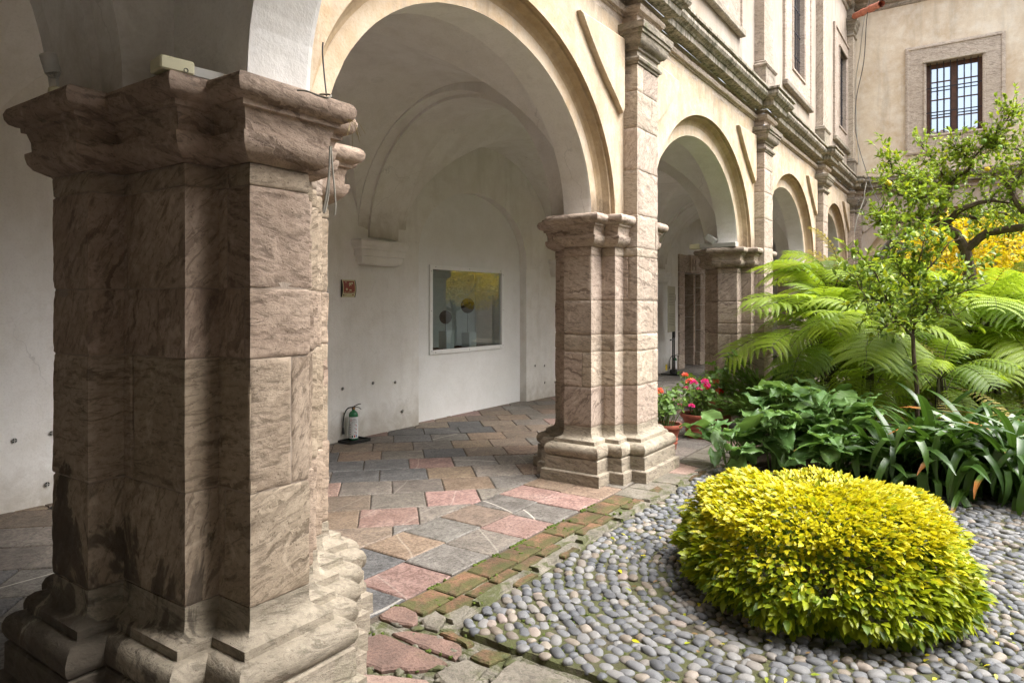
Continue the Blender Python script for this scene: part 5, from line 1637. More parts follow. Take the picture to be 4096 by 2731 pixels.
# ---------------------------------------------------------------- the yellow bush
bush = thing('round_bush', 'low round golden yellow hedge bush with a small hollow in its top, ringed by cobbles', 'bush', (BC[0], BC[1], 0), 0)
r_ = random.Random(31)
def bush_h(a, rho):
    """surface of a flat cushion with a hollow; rho 0..1"""
    R0 = .815 * (1 + .06 * math.sin(a * 2 + 1) + .03 * math.sin(a * 5) + .02 * math.sin(a * 9))
    return R0
items = []
lm = {0: 'lf_yellow', 1: 'lf_lime', 2: 'lf_green2'}
def hollow(x, y):
    a_, b_ = (x - .30) * CT + (y - .13) * ST, (x - .30) * ST - (y - .13) * CT
    return math.exp(-((a_ / .17) ** 2 + (b_ / .21) ** 4))
for i in range(20500):
    a = r_.uniform(0, 2 * math.pi)
    kind = r_.random()
    if kind < .50:
        rho = math.sqrt(r_.random()) * .86
        R0 = bush_h(a, rho)
        x, y = rho * R0 * math.cos(a), rho * R0 * math.sin(a)
        top = .605 - .17 * rho ** 2.4 + .05 * mn.noise(Vector((x * 3, y * 3, 0))) + .02 * mn.noise(Vector((x * 9, y * 9, 4)))
        hh = hollow(x, y)
        z = top - .42 * hh - abs(r_.gauss(0, .028))
        if hh > .3 and r_.random() < .86: continue
        nrm = Vector((math.cos(a) * rho * .5, math.sin(a) * rho * .5, 1))
        pos = Vector((x, y, z))
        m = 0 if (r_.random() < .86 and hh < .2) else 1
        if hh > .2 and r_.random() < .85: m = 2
    else:
        # shoulder and flank, drooping
        t = r_.random() ** .8                          # 0 top edge .. 1 foot
        ang = t * R(118)
        R0 = bush_h(a, 1)
        prof_r = .80 + .20 * math.sin(min(ang, R(90)) * 1.0) if ang < R(90) else 1.0 - .30 * ((ang - R(90)) / R(28)) ** 1.3 * .5
        zc = .46 - .40 * t
        x, y = R0 * prof_r * math.cos(a), R0 * prof_r * math.sin(a)
        k = 1 - abs(r_.gauss(0, .055)) + .11 * mn.noise(Vector((a * 4, t * 5, 2)))
        x *= k; y *= k
        z = zc + r_.gauss(0, .012)
        nrm = Vector((math.cos(a), math.sin(a), .75 - t * .9))
        pos = Vector((x, y, max(.05, z)))
        pr = r_.random()
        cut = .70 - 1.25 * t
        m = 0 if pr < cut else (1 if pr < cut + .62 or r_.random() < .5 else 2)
    # a little rosette of leaves
    d = (nrm.normalized() * (.75 if kind >= .5 else .45) + Vector((math.cos(a), math.sin(a), 0)) * (.35 if kind >= .5 else .7) + rdir(r_) * .55).normalized()
    sc = r_.uniform(.030, .058) * (1.25 if pos.z < .28 else 1) * (1.05 if kind >= .5 else .9)
    if kind >= .5: d = (d + Vector((0, 0, -.35 * (1 - pos.z / .5)))).normalized()
    items.append((r_.randrange(3), TRS(pos, aim(d, r_.uniform(-.9, .9)), sc), m))
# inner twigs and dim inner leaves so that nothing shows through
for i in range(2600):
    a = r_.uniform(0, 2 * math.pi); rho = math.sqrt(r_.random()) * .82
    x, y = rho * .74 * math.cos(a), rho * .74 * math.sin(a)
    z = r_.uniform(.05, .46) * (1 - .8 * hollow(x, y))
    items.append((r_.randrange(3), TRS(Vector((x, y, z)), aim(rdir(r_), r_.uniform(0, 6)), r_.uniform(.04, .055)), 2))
bl = Vector((BC[0], BC[1], 0))
camv = Vector((0, 0, CAM_H))
def facing(it):
    p = it[1].translation + bl
    q = it[1].translation.copy(); q.z -= .25
    out = q.normalized().dot((camv - p).normalized())
    return (it[1].to_scale().x / depth_of(p)) * (1 if out > .15 else .2)
items.sort(key=facing, reverse=True)
lme = {}
for it_ in items[:300]:
    key = (it_[0], it_[2])
    if key not in lme: lme[key] = mesh('leaf', LTS[it_[0]][0], LTS[it_[0]][1], S[lm[it_[2]]])
    o = obj('leaf', lme[key], bush); o.matrix_local = it_[1]
scatter('foliage', LTS, [S['lf_yellow'], S['lf_lime'], S['lf_green2']], items[300:], bush, kind='stuff')
tw = MB()
for i in range(70):
    a = r_.uniform(0, 6.28); q = r_.uniform(.1, .7)
    p0 = Vector((.25 * math.cos(a) * q, .25 * math.sin(a) * q, 0)); p1 = Vector((.75 * q * math.cos(a), .75 * q * math.sin(a), r_.uniform(.25, .46)))
    tw.tube([p0, (p0 + p1) / 2 + Vector((0, 0, -.04)), p1], [.006, .004, .002], 4)
tw.build('twigs', S['drystem'], bush)

it = []
for i in range(150):
    a = r_.uniform(0, 6.28); q = .78 + abs(r_.gauss(0, .35))
    x, y = BC[0] + q * math.cos(a), BC[1] + q * math.sin(a)
    if x < 2.72 or y > 2.18: continue
    it.append((r_.randrange(3), TRS(Vector((x, y, CZ + r_.uniform(.014, .024))), (r_.uniform(-.4, .4), r_.uniform(-.3, .3), r_.uniform(0, 6.28)), r_.uniform(.022, .045)), r_.choices((0, 1, 2), (3, 2, 3))[0]))
S['lf_dead'] = leaf_mat('dead_leaf', (.12, .07, .03), (.25, .16, .06), .7, .1)
scatter('fallen_leaves', LTS, [S['lf_yellow'], S['lf_lime'], S['lf_dead']], it, None, label='fallen yellow and brown leaves scattered over the cobbles around the bush', cat='leaves', kind='stuff')

# ---------------------------------------------------------------- fern fronds
def frond_mesh(name, L, droop, seed, mat, npairs=15, plen=.36, rise=1.0, pin_droop=.35):
    r = random.Random(seed)
    v, f = [], []
    def rach(t):   # arching midrib in the XZ plane
        ang = rise - droop * t
        return ang
    P_ = [Vector((0, 0, 0))]; A_ = [rise]
    n = 40
    for i in range(n):
        a = rise - droop * ((i + .5) / n) ** 1.25
        P_.append(P_[-1] + Vector((math.cos(a), 0, math.sin(a))) * (L / n)); A_.append(a)
    mb = MB(); mb.tube(P_, [.0065 * (1 - .85 * i / n) + .0007 for i in range(n + 1)], 4, False)
    v, f = mb.v, mb.f
    nstem = len(f)
    side_bend = r.uniform(-.1, .1)
    for k in range(npairs):
        t = .24 + .75 * (k / (npairs - 1)) ** .93
        idx = t * n; i0 = min(n - 1, int(idx)); p = P_[i0].lerp(P_[i0 + 1], idx - i0); a = A_[i0]
        tang = Vector((math.cos(a), 0, math.sin(a))); nor = Vector((-math.sin(a), 0, math.cos(a)))
        s_ = (t - .24) / .76
        pl = plen * (math.sin(math.pi * min(1, (.16 + .84 * (1 - s_)) ** .75 * .92)) ** .8) * (1 if s_ < .9 else (1 - s_) * 8 + .2)
        for sgn in (-1, 1):
            side = Vector((0, sgn, 0))
            sweep = .10 + .32 * s_
            d0 = (side + tang * sweep + nor * .05).normalized()
            pd = pin_droop * r.uniform(.7, 1.3)
            m = max(6, int(pl / .017)) 
            base = p
            q = base.copy(); prev = None
            up = nor
            for j in range(m):
                u = j / m
                dirn = (d0 + Vector((0, 0, -1)) * pd * 1.6 * u * u).normalized()
                q2 = q + dirn * (pl / m)
                w = max(.011, pl * .088) * (math.sin(math.pi * min(.98, .22 + .78 * u)) ** .7) * (1 - .25 * u)
                wd = up.cross(dirn).normalized()
                lead = dirn * (pl / m) * 1.3
                b = len(v)
                dz_ = Vector((0, 0, -w * .22))
                v += [tuple(q), tuple(q + dirn * (pl / m) * .86), tuple(q + wd * w + lead + dz_), tuple(q + wd * w * .92 + lead * .45 + dz_), tuple(q - wd * w + lead + dz_), tuple(q - wd * w * .92 + lead * .45 + dz_)]
                f += [(b, b + 1, b + 2, b + 3), (b + 1, b, b + 5, b + 4)]
                q = q2
    me = bpy.data.meshes.new(name)
    me.from_pydata([tuple(x) for x in v], [], f)
    me.materials.append(S[mat]); me.materials.append(S['petiole'])
    mi = [1] * nstem + [0] * (len(f) - nstem)
    me.polygons.foreach_set('material_index', mi)
    me.update()
    return me
FR = [frond_mesh('frond', 1.0, 1.9, 1, 'lf_fern', rise=1.0, pin_droop=.7), frond_mesh('frond', 1.0, 2.3, 2, 'lf_fern', rise=1.15, plen=.33, pin_droop=.8), frond_mesh('frond', 1.0, 1.5, 3, 'lf_fern', rise=.6, plen=.38, pin_droop=.6), frond_mesh('frond', 1.0, 1.35, 4, 'lf_fern', rise=1.2, plen=.32, pin_droop=.95)]
FRO = frond_mesh('frond', 1.0, 1.3, 6, 'lf_fernold', npairs=16, rise=.9, plen=.22)
def fern(label, loc, fr, trunk=0.4, stubs=6, seed=0):
    r = random.Random(seed)
    t = thing('tree_fern', label, 'fern', (loc[0], loc[1], 0), 0, 'tree ferns in the planting bed')
    z = loc[2]
    m = MB(); n = 4
    m.tube([(0.02 * math.sin(i), .02 * math.cos(i * 1.3), .22 * i / n) for i in range(n + 1)], [.06, .05, .05, .04, .02], 9)
    m.build('trunk', S['bark'], t)
    for k in range(11):
        a = r.uniform(0, 6.28); q = r.uniform(0, .10); w = r.uniform(-.06, .06)
        m = MB(); m.tube([(.03 * math.cos(a), .03 * math.sin(a), .1), (q * math.cos(a) * 1.2 + w, q * math.sin(a) * 1.2, z * .55), (q * math.cos(a) * .5, q * math.sin(a) * .5, z + .02)], [.012, .009, .007], 5, False)
        m.build('stalk', S['petiole'], t)
    for k in range(2):
        o = obj('frond', FRO, t, (0, 0, z * r.uniform(.6, .95)), label='brown hanging dead frond')
        o.rotation_euler = Euler((r.uniform(-.5, .5), R(r.uniform(20, 60)), r.uniform(2.2, 5.2)), 'XYZ'); o.scale = (r.uniform(.5, .9),) * 3
    for k in range(8):
        a = r.uniform(0, 6.28); L_2 = r.uniform(.3, .7)
        o = obj('frond', FR[k % 4], t, (0, 0, z * r.uniform(.35, .85)))
        o.rotation_euler = Euler((r.uniform(-.3, .3), -R(r.uniform(-30, 20)), a), 'XYZ'); o.scale = (L_2 + .25,) * 3
    for (az, el, L, var) in fr:
        me = FRO if var < 0 else FR[var % 4]
        o = obj('frond', me, t, (0, 0, z))
        o.rotation_euler = Euler((r.uniform(-.25, .25), -R(el), R(az)), 'XYZ')
        o.scale = (L * .93, L * r.uniform(.75, .95), L * r.uniform(.85, 1.1))
        if var < 0: o['label'] = 'withered yellow brown frond'
    return t
# azimuths are from +X; the camera lies towards about 200 degrees
def ring(n, L, r, el=(5, 35), a0=0, a1=360):
    return [(a0 + (a1 - a0) * (i + r.uniform(-.3, .3)) / n, r.uniform(*el), L * r.uniform(.85, 1.12), r.randrange(4)) for i in range(n)]
r_ = random.Random(77)
F1 = px(3300, 1420, 8.6)
fern('tree fern at the left of the clump, fronds reaching out across the white piers', F1, ring(17, 1.25, r_, (-15, 45)) + [(128, 2, 1.5, 2), (140, 18, 1.5, 0), (110, 26, 1.5, 0), (158, 10, 1.3, 2), (172, -6, 1.35, 2), (120, 45, 1.35, 3), (100, 60, 1.35, 1)], seed=1)
F2 = px(3480, 1370, 7.7)
fern('low tree fern in the middle, broad bright frond drooping toward the arrow leaved plants', F2, ring(13, 1.0, r_, (-25, 40)) + [(200, -12, 1.1, 2), (185, -5, 1.15, 2), (165, 0, 1.1, 0), (215, -12, 1.05, 2), (150, 5, 1.1, 0)], seed=2)
F3 = px(3420, 1380, 9.8)
fern('tallest tree fern at the back with upright crown and a withered frond at the left', F3, ring(20, 1.35, r_, (0, 55)) + [(125, 40, 1.7, 0), (135, 30, 1.6, 0), (118, 48, 1.75, -1), (200, 40, 1.4, 1), (240, 35, 1.4, 0), (165, 42, 1.4, 0)], seed=3)
F4 = px(3900, 1360, 8.2)
fern('tree fern right of the young citrus, long pale fronds hanging toward the strap leaved plants', F4, ring(24, 1.15, r_, (-25, 30)) + [(210, -8, 1.25, 2), (225, 0, 1.2, 0), (240, 4, 1.25, 0), (255, 4, 1.3, 2), (190, 12, 1.3, 0)], seed=4)
F5 = px(4110, 1330, 8.6)
fern('tree fern at the right edge of the picture arching under the lemon tree', F5, ring(24, 1.15, r_, (-15, 34)) + [(150, 22, 1.3, 0), (170, 18, 1.3, 0), (200, 15, 1.4, 2)], seed=5)
F6 = px(3760, 1520, 7.2)
fern('small low fern spreading just above the strap leaved plants', F6, ring(10, .8, r_, (-20, 35)), seed=6)

F7 = px(3620, 1500, 8.0)
fern('low fern tucked under the young citrus crown, mid green', F7, ring(11, .95, r_, (-25, 40)), seed=7)
F8 = px(3990, 1500, 7.9)
fern('low fern behind the strap leaved plants near the right edge', F8, ring(18, 1.0, r_, (-25, 38)), seed=8)
F9 = px(3330, 1540, 8.9)
fern('low fern behind the juniper', F9, ring(14, .95, r_, (-20, 45)), seed=9)
F10 = px(3750, 1450, 9.6)
fern('fern in the shade at the back of the clump', F10, ring(12, 1.15, r_, (-20, 45)), seed=10)

F11 = px(3330, 1210, 9.1)
fern('tall slender tree fern whose bright crown stands in front of the third arch', F11, [(95, 38, 1.15, 0), (130, 30, 1.3, 2), (118, 10, 1.2, 0), (150, 20, 1.1, 0), (70, 20, 1.1, 2), (30, 35, 1.0, 0), (-20, 25, 1.1, 2), (-60, 20, 1.3, 0), (-85, 25, 1.4, 2), (200, 12, 1.0, 0), (240, 16, 1.1, 0), (-110, 12, 1.2, 0), (128, 50, 1.2, -1)], seed=11)

# ---------------------------------------------------------------- trees with limbs, twigs and leaves
def grow(limbs, r, ntw, tl, up=.35, spread=1.0):
    """twigs from sampled limb points; returns twig polylines"""
    out = []
    segs = []
    for pts, rad in limbs:
        for i in range(len(pts) - 1): segs.append((pts[i], pts[i + 1], rad[i] if hasattr(rad, '__len__') else rad))
    wts = [(b - a).length * (1.0 if q < .03 else .35) for a, b, q in segs]
    for k in range(ntw):
        a, b, q = r.choices(segs, wts)[0]
        p = a.lerp(b, r.random())
        d = (rdir(r) * spread + Vector((0, 0, up)) + (b - a).normalized() * .4).normalized()
        L = tl * r.uniform(.5, 1.3)
        pl = [p]
        for i in range(4):
            d = (d + rdir(r) * .28 + Vector((0, 0, .05))).normalized()
            pl.append(pl[-1] + d * L / 4)
        out.append(pl)
    return out
def leaves_on(tw, r, per, size, temps, mats_w, droop=-.1, spread=.9):
    it = []
    for pl in tw:
        for k in range(per):
            t = .15 + .85 * (k + r.random()) / per
            i = min(len(pl) - 2, int(t * (len(pl) - 1)))
            p = pl[i].lerp(pl[i + 1], t * (len(pl) - 1) - i)
            d = ((pl[i + 1] - pl[i]).normalized() * .6 + rdir(r) * spread + Vector((0, 0, droop + .25))).normalized()
            it.append((r.randrange(temps), TRS(p, aim(d, r.uniform(-.7, .7)), size * r.uniform(.65, 1.2)), r.choices(range(len(mats_w)), mats_w)[0]))
        d = (pl[-1] - pl[-2]).normalized()
        for k in range(3): it.append((r.randrange(temps), TRS(pl[-1], aim((d + rdir(r) * .5).normalized(), r.uniform(-.6, .6)), size * r.uniform(.7, 1.1)), r.choices(range(len(mats_w)), mats_w)[0]))
    return it
def tree(name, label, cat, origin, limbs, r, ntw, tl, per, size, mats_, mats_w, bark='bark', up=.35, twr=.003, indiv=0, temps=None):
    t = thing(name, label, cat, origin, 0)
    o = Vector(origin)
    m = MB()
    pts, rad = limbs[0]
    m.tube([p - o for p in pts], rad, 9)
    m.build('trunk', S[bark], t, True)
    for pts, rad in limbs[1:]:
        q = []
        for i in range(len(pts) - 1):
            for k in range(3):
                p = pts[i].lerp(pts[i + 1], k / 3)
                q.append(p + Vector((mn.noise(p * 5), mn.noise(p * 5 + Vector((3, 0, 0))), mn.noise(p * 5 + Vector((0, 3, 0))))) * .03)
        q.append(pts[-1]); rr = []
        for k in range(len(q)):
            a = k / (len(q) - 1) * (len(rad) - 1); i = min(len(rad) - 2, int(a)); rr.append(rad[i] + (rad[i + 1] - rad[i]) * (a - i))
        m = MB(); m.tube([p - o for p in q], rr, 7); m.build('branch', S[bark], t, True)
    tw = grow(limbs[1:], r, ntw, tl, up)
    m = MB()
    for pl in tw: m.tube([p - o for p in pl], [twr * 1.5, twr * 1.3, twr, twr * .8, twr * .5], 4, False)
    m.build('twigs', S[bark], t)
    it = leaves_on(tw, r, per, size, 3, mats_w)
    it = [(a, Matrix.Translation(-o) @ M_, c) for a, M_, c in it]
    T_ = temps or LT
    if indiv:
        it.sort(key=lambda q: q[1].to_scale().x / depth_of(q[1].translation + o), reverse=True)
        cache = {}
        for a, M_, c in it[:indiv]:
            if (a, c) not in cache: cache[(a, c)] = mesh('leaf', T_[a][0], T_[a][1], S[mats_[c]])
            q = obj('leaf', cache[(a, c)], t); q.matrix_local = M_
        it = it[indiv:]
    scatter('crown', T_, [S[x] for x in mats_], it, t, kind='stuff')
    return t, tw
def L_(pp, d, rad):
    ds = d if hasattr(d, '__len__') else [d] * len(pp)
    return ([px(u, v, q) for (u, v), q in zip(pp, ds)], rad)
D = 9.3
lemon_limbs = [
    (lambda b: ([Vector((b.x + .05, b.y + .1, 0)), Vector((b.x + .05, b.y - .05, .8)), px(3885, 1120, D), px(3862, 1000, D), px(3824, 933, D), px(3779, 907, D)], [.095, .085, .075, .068, .062, .055]))(px(3890, 1400, D)),
    L_([(3779, 907), (3795, 885), (3827, 847), (3862, 831), (3915, 806), (3975, 802), (4040, 812)], [D, D, D - .1, D - .2, D - .3, D - .4, D - .5], [.055, .048, .042, .036, .028, .02, .01]),
    L_([(3827, 850), (3880, 868), (3908, 872), (3930, 838), (4010, 850), (4080, 890)], [D, D + .1, D + .2, D + .3, D + .4, D + .5], [.03, .026, .022, .02, .015, .008]),
    L_([(3779, 907), (3744, 891), (3731, 866), (3770, 840), (3782, 805), (3805, 776), (3801, 741), (3830, 700)], [D, D, D, D + .1, D + .2, D + .2, D + .3, D + .3], [.05, .045, .042, .038, .034, .03, .026, .02]),
    L_([(3830, 700), (3870, 680), (3885, 640), (3960, 560), (4030, 480), (4066, 430)], [D + .3, D + .2, D, D - .1, D - .2, D - .2], [.022, .02, .016, .012, .008, .004]),
    L_([(3885, 640), (3830, 600), (3800, 560)], [D, D + .2, D + .2], [.014, .01, .004]),
    L_([(3744, 891), (3706, 882), (3650, 878), (3598, 888), (3527, 894), (3516, 866), (3530, 825)], [D, D - .1, D - .3, D - .4, D - .5, D - .5, D - .5], [.03, .026, .02, .017, .013, .010, .006]),
    L_([(3782, 830), (3740, 800), (3700, 780), (3640, 790), (3580, 770), (3534, 754)], [D + .1, D, D - .2, D - .3, D - .4, D - .4], [.024, .02, .017, .013, .01, .006]),
    L_([(3731, 800), (3690, 740), (3640, 700), (3570, 690), (3560, 640), (3553, 590)], [D, D, D - .2, D - .3, D - .3, D - .3], [.02, .017, .013, .009, .007, .004]),
    L_([(3801, 741), (3770, 700), (3740, 650), (3700, 610), (3690, 570)], [D + .3, D + .3, D + .2, D + .2, D + .1], [.018, .015, .011, .008, .004]),
    L_([(4130, 900), (4096, 843), (4060, 790), (4031, 738), (4005, 700), (3960, 690)], [D - .6, D - .6, D - .6, D - .5, D - .5, D - .4], [.05, .046, .04, .032, .02, .01]),
    L_([(4031, 738), (4070, 700), (4110, 650), (4180, 600)], [D - .5, D - .5, D - .6, D - .6], [.025, .02, .014, .008]),
    L_([(3862, 1000), (3950, 930), (4040, 915), (4130, 900), (4260, 860)], [D, D - .2, D - .4, D - .6, D - .7], [.055, .052, .05, .05, .03]),
    L_([(3960, 560), (4020, 590), (4090, 600), (4160, 570)], [D - .1, D - .2, D - .2, D - .2], [.012, .009, .007, .004]),
]
r_ = random.Random(41)
o_ = lemon_limbs[0][0][0]
lemon, ltw = tree('lemon_tree', 'lemon tree with dark twisting limbs and loose bright leaves in front of the far wing', 'tree', tuple(o_), lemon_limbs, r_, 720, .26, 8, .072, ['lf_citrus', 'lf_sapling', 'lf_sprig'], [9, 1, 1.6], up=.08, twr=.0028, indiv=120)
fm = MB(); fm.lathe([(.0, -.034), (.014, -.031), (.026, -.020), (.032, 0), (.027, .018), (.013, .031), (.005, .037), (0, .038)], 16, None, False)
lemon_me = mesh('lemon', fm.v, fm.f, S['lemon'], True); green_me = mesh('green_lemon', fm.v, fm.f, S['greenfruit'], True)
for i, (u, v, d, y) in enumerate([(3548, 729, D - .5, 1), (3557, 735, D - .5, 1), (3950, 676, D - .5, 1), (3935, 566, D - .3, 0), (4000, 590, D - .4, 0), (3560, 780, D - .5, 0), (3972, 723, D - .5, 0), (3825, 750, D - .3, 0)]):
    o = obj('lemon' if y else 'green_lemon', lemon_me if y else green_me, lemon); o.location = px(u, v, d) - Vector(o_); o.rotation_euler = (r_.uniform(-1, 1), r_.uniform(-1, 1), 0)

# young citrus in front of the ferns
D = 6.85
sap_limbs = [
    (lambda b: ([Vector((b.x, b.y, 0)), px(3668, 1560, D), px(3655, 1420, D), px(3652, 1340, D)], [.024, .021, .019, .018]))(px(3672, 1640, D)),
    L_([(3652, 1340), (3600, 1290), (3555, 1210), (3520, 1130), (3470, 1060), (3430, 1000)], [D, D, D - .1, D - .2, D - .2, D - .2], [.014, .012, .010, .008, .006, .003]),
    L_([(3652, 1345), (3665, 1280), (3650, 1200), (3655, 1090), (3690, 1010), (3700, 930)], [D, D, D + .1, D + .1, D, D], [.014, .012, .01, .008, .006, .003]),
    L_([(3660, 1300), (3720, 1200), (3780, 1150), (3850, 1120), (3900, 1060)], [D, D, D, D - .1, D - .1], [.012, .010, .008, .006, .003]),
    L_([(3720, 1200), (3800, 1190), (3880, 1160), (3960, 1130)], [D, D - .1, D - .2, D - .3], [.008, .007, .005, .003]),
    L_([(3555, 1210), (3500, 1200), (3450, 1170), (3400, 1080)], [D - .1, D - .2, D - .3, D - .3], [.007, .006, .004, .003]),
    L_([(3655, 1150), (3600, 1080), (3570, 1000), (3560, 950)], [D + .1, D, D, D], [.007, .006, .004, .003]),
    L_([(3690, 1100), (3760, 1030), (3800, 970), (3850, 950)], [D, D, D, D], [.007, .006, .004, .003]),
    L_([(3665, 1280), (3600, 1270), (3560, 1290), (3540, 1310)], [D, D - .1, D - .2, D - .2], [.006, .005, .004, .003]),
    L_([(3720, 1200), (3760, 1250), (3800, 1260), (3840, 1255)], [D, D - .1, D - .2, D - .2], [.006, .005, .004, .003]),
]
o_ = sap_limbs[0][0][0]
sap, stw = tree('young_citrus', 'young citrus with glossy green leaves and thin dark stem in front of the ferns', 'tree', tuple(o_), sap_limbs, r_, 240, .23, 7, .075, ['lf_sapling', 'lf_citrus', 'lf_sprig'], [4, 5, 1.4], up=.3, twr=.0022, indiv=260)

# yellow leaved tree beyond
def blob_tree(name, label, cat, origin, crown, n, size, mats_, mats_w, r, trunk_h, tr=.1):
    t = thing(name, label, cat, origin, 0)
    limbs = [([Vector((0, 0, 0)), Vector((.05, .03, trunk_h * .5)), Vector((0, .05, trunk_h))], [tr, tr * .8, tr * .7])]
    m = MB(); m.tube(limbs[0][0], limbs[0][1], 8); m.build('trunk', S['bark'], t, True)
    for k, (c, ra) in enumerate(crown):
        m = MB(); c = Vector(c); s = Vector((0, .05, trunk_h * .9)); m.tube([s, (s + c) / 2 + Vector((0, 0, -.1)), c], [tr * .5, tr * .3, tr * .1], 6); m.build('branch', S['bark'], t, True)
    it = []
    for i in range(n):
        c, ra = r.choice(crown)
        d = rdir(r); k = r.random() ** .35
        p = Vector(c) + Vector((d.x * ra[0], d.y * ra[1], d.z * ra[2])) * k
        if mn.noise(p * 2.6) < -.12: continue
        it.append((r.randrange(2), TRS(p, aim((d + rdir(r) * .9 + Vector((0, 0, .2))).normalized(), r.uniform(-1, 1)), size * r.uniform(.7, 1.25)), r.choices(range(len(mats_w)), mats_w)[0]))
    scatter('crown', LTL, [S[x] for x in mats_], it, t, kind='stuff')
    return t
blob_tree('golden_tree', 'small tree with dense golden yellow leaves behind the lemon tree', 'tree', (15.5, .1, 0), [((-.9, .5, 2.45), (1.0, .9, .55)), ((.2, -.3, 2.75), (1.1, 1.0, .55)), ((1.1, .3, 2.6), (1.0, .9, .55)), ((-.2, .2, 3.0), (.9, .9, .4)), ((.2, .9, 2.0), (1.3, .7, .5)), ((-.4, -.9, 2.0), (1.1, .9, .5)), ((1.6, -.6, 2.2), (.9, .9, .5)), ((-.6, -1.6, 2.4), (.9, .9, .5))], 17000, .09, ['lf_gold', 'lf_yellow', 'lf_green2'], [8, 2, 1], r_, 1.6)
# other planting of the court, further right and behind, mostly seen mirrored in the glass
blob_tree('clipped_shrub', 'dark green shrub closing the bed below the golden tree', 'shrub', (11.9, .9, 0), [((0, 0, .55), (.9, .9, .55)), ((.5, -1.0, .5), (.9, .9, .5)), ((.2, 1.0, .4), (.6, .6, .4))], 5200, .07, ['lf_sapling', 'lf_green2'], [3, 2], r_, .3, .04)
blob_tree('clipped_shrub', 'dark green shrub behind the tree ferns at the right', 'shrub', (10.6, -1.1, 0), [((0, 0, .6), (1.0, 1.0, .6)), ((-.3, -1.2, .5), (.9, .9, .5))], 4200, .07, ['lf_sapling', 'lf_green2'], [3, 2], r_, .3, .04)

# ---------------------------------------------------------------- juniper
def sprig_t(seed):
    r = random.Random(seed); v, f = [], []
    for k in range(9):
        t = k / 9
        for s in (-1, 1):
            a = Vector((t, 0, 0)); d = Vector((.32 * (1 - t * .5), s * .24 * (1 - t * .6), r.uniform(-.05, .12)))
            w = Vector((.03, -s * .03, .02)); b = len(v)
            v += [tuple(a - w), tuple(a + w), tuple(a + d)]; f.append((b, b + 1, b + 2))
    b = len(v); v += [(0, -.02, 0), (0, .02, 0), (1.15, 0, .03)]; f.append((b, b + 1, b + 2))
    return v, f
SPT = [sprig_t(i) for i in range(3)]
JO = px(3120, 1700, 8.35); JO.z = 0
jun = thing('juniper', 'spreading dark green juniper with feathery layered sprays between the pots and the ferns', 'shrub', tuple(JO), 0)
r_ = random.Random(55); it = []; m = MB()
for i in range(64):
    az = r_.uniform(0, 2 * math.pi); L = r_.uniform(.40, .92); el = r_.uniform(.25, 1.15)
    p0 = Vector((0, 0, .12 + .2 * r_.random())); d = Vector((math.cos(az), math.sin(az), el * .85)).normalized()
    if r_.random() < .3: d = Vector((math.cos(az) * .5, math.sin(az) * .5, 1)).normalized(); L *= 1.08
    pl = [p0]
    for k in range(5):
        d = (d + Vector((math.cos(az), math.sin(az), 0)) * .10 + rdir(r_) * .1).normalized(); pl.append(pl[-1] + d * L / 5)
    m.tube(pl, [.012, .010, .008, .006, .004, .002], 4, False)
    for k in range(62):
        t = .2 + .8 * r_.random(); j = min(4, int(t * 5)); p = pl[j].lerp(pl[j + 1], t * 5 - j) + rdir(r_) * .05
        dd = ((pl[j + 1] - pl[j]).normalized() + rdir(r_) * .75 + Vector((0, 0, .2))).normalized()
        it.append((r_.randrange(3), TRS(p, aim(dd, r_.uniform(-1.5, 1.5)), r_.uniform(.07, .13)), 0))
m.build('branches', S['bark'], jun)
scatter('foliage', SPT, [S['lf_juniper']], it, jun, kind='stuff')

# ---------------------------------------------------------------- arrow leaved plants
def arum_me(seed, L=.30, W=.17, mat='lf_arum'):
    """arrowhead blade on a long curved stalk, foot of the stalk at the origin"""
    r = random.Random(seed)
    H = 1.0
    v, f = [], []
    nx, ny = 12, 8
    wav = r.uniform(.012, .028); ph = r.uniform(0, 6); curl = r.uniform(.05, .5); fold = r.uniform(.15, .45)
    for i in range(nx + 1):
        t = i / nx
        x = (t - .0) * L
        if t < .22: w = W * (.62 + .38 * (t / .22))
        else: w = W * (1 - ((t - .22) / .78) ** 1.5) ** .9
        for j in range(ny + 1):
            s = (j / ny) * 2 - 1
            back = -(.28 * L) * max(0, abs(s) - .12) * (1 - t) ** 3 * 1.2           # lobes behind the stalk
            xx = x + back
            yy = s * w
            z = fold * abs(yy) - curl * (xx ** 2) / L * .9 + wav * math.sin(ph + 14 * t + 3 * abs(s)) * s * s * 1.2 - .25 * max(0, abs(s) - .75) * W
            v.append((xx, yy, z))
    for i in range(nx):
        for j in range(ny):
            a = i * (ny + 1) + j
            f.append((a, a + ny + 1, a + ny + 2, a + 1))
    return v, f
AV = [arum_me(i, .34 + .03 * (i % 3), .125 + .012 * (i % 4)) for i in range(7)]
def arum_leaf(parent, base, top, dirn, k, sc, r, pitch):
    """leaf = blade + stalk as one mesh"""
    vv, ff = AV[k]
    rot = aim(Vector((dirn.x, dirn.y, pitch)).normalized(), r.uniform(-.5, .5))
    M_ = TRS(top - base, rot, sc)
    mb = MB(); mb.add([tuple(M_ @ Vector(q)) for q in vv], ff)
    nf = len(mb.f)
    mid = (top - base) * .55 + Vector(((top - base).x * -.18, (top - base).y * -.18, .05))
    mb.tube([Vector((0, 0, -.02)), mid * .5 + Vector((0, 0, .02)), mid, top - base], [.008, .007, .006, .0045], 5, False)
    me = mesh('leaf', mb.v, mb.f, [S['lf_arum'], S['stem']], True)
    me.polygons.foreach_set('material_index', [0] * nf + [1] * (len(mb.f) - nf))
    return me
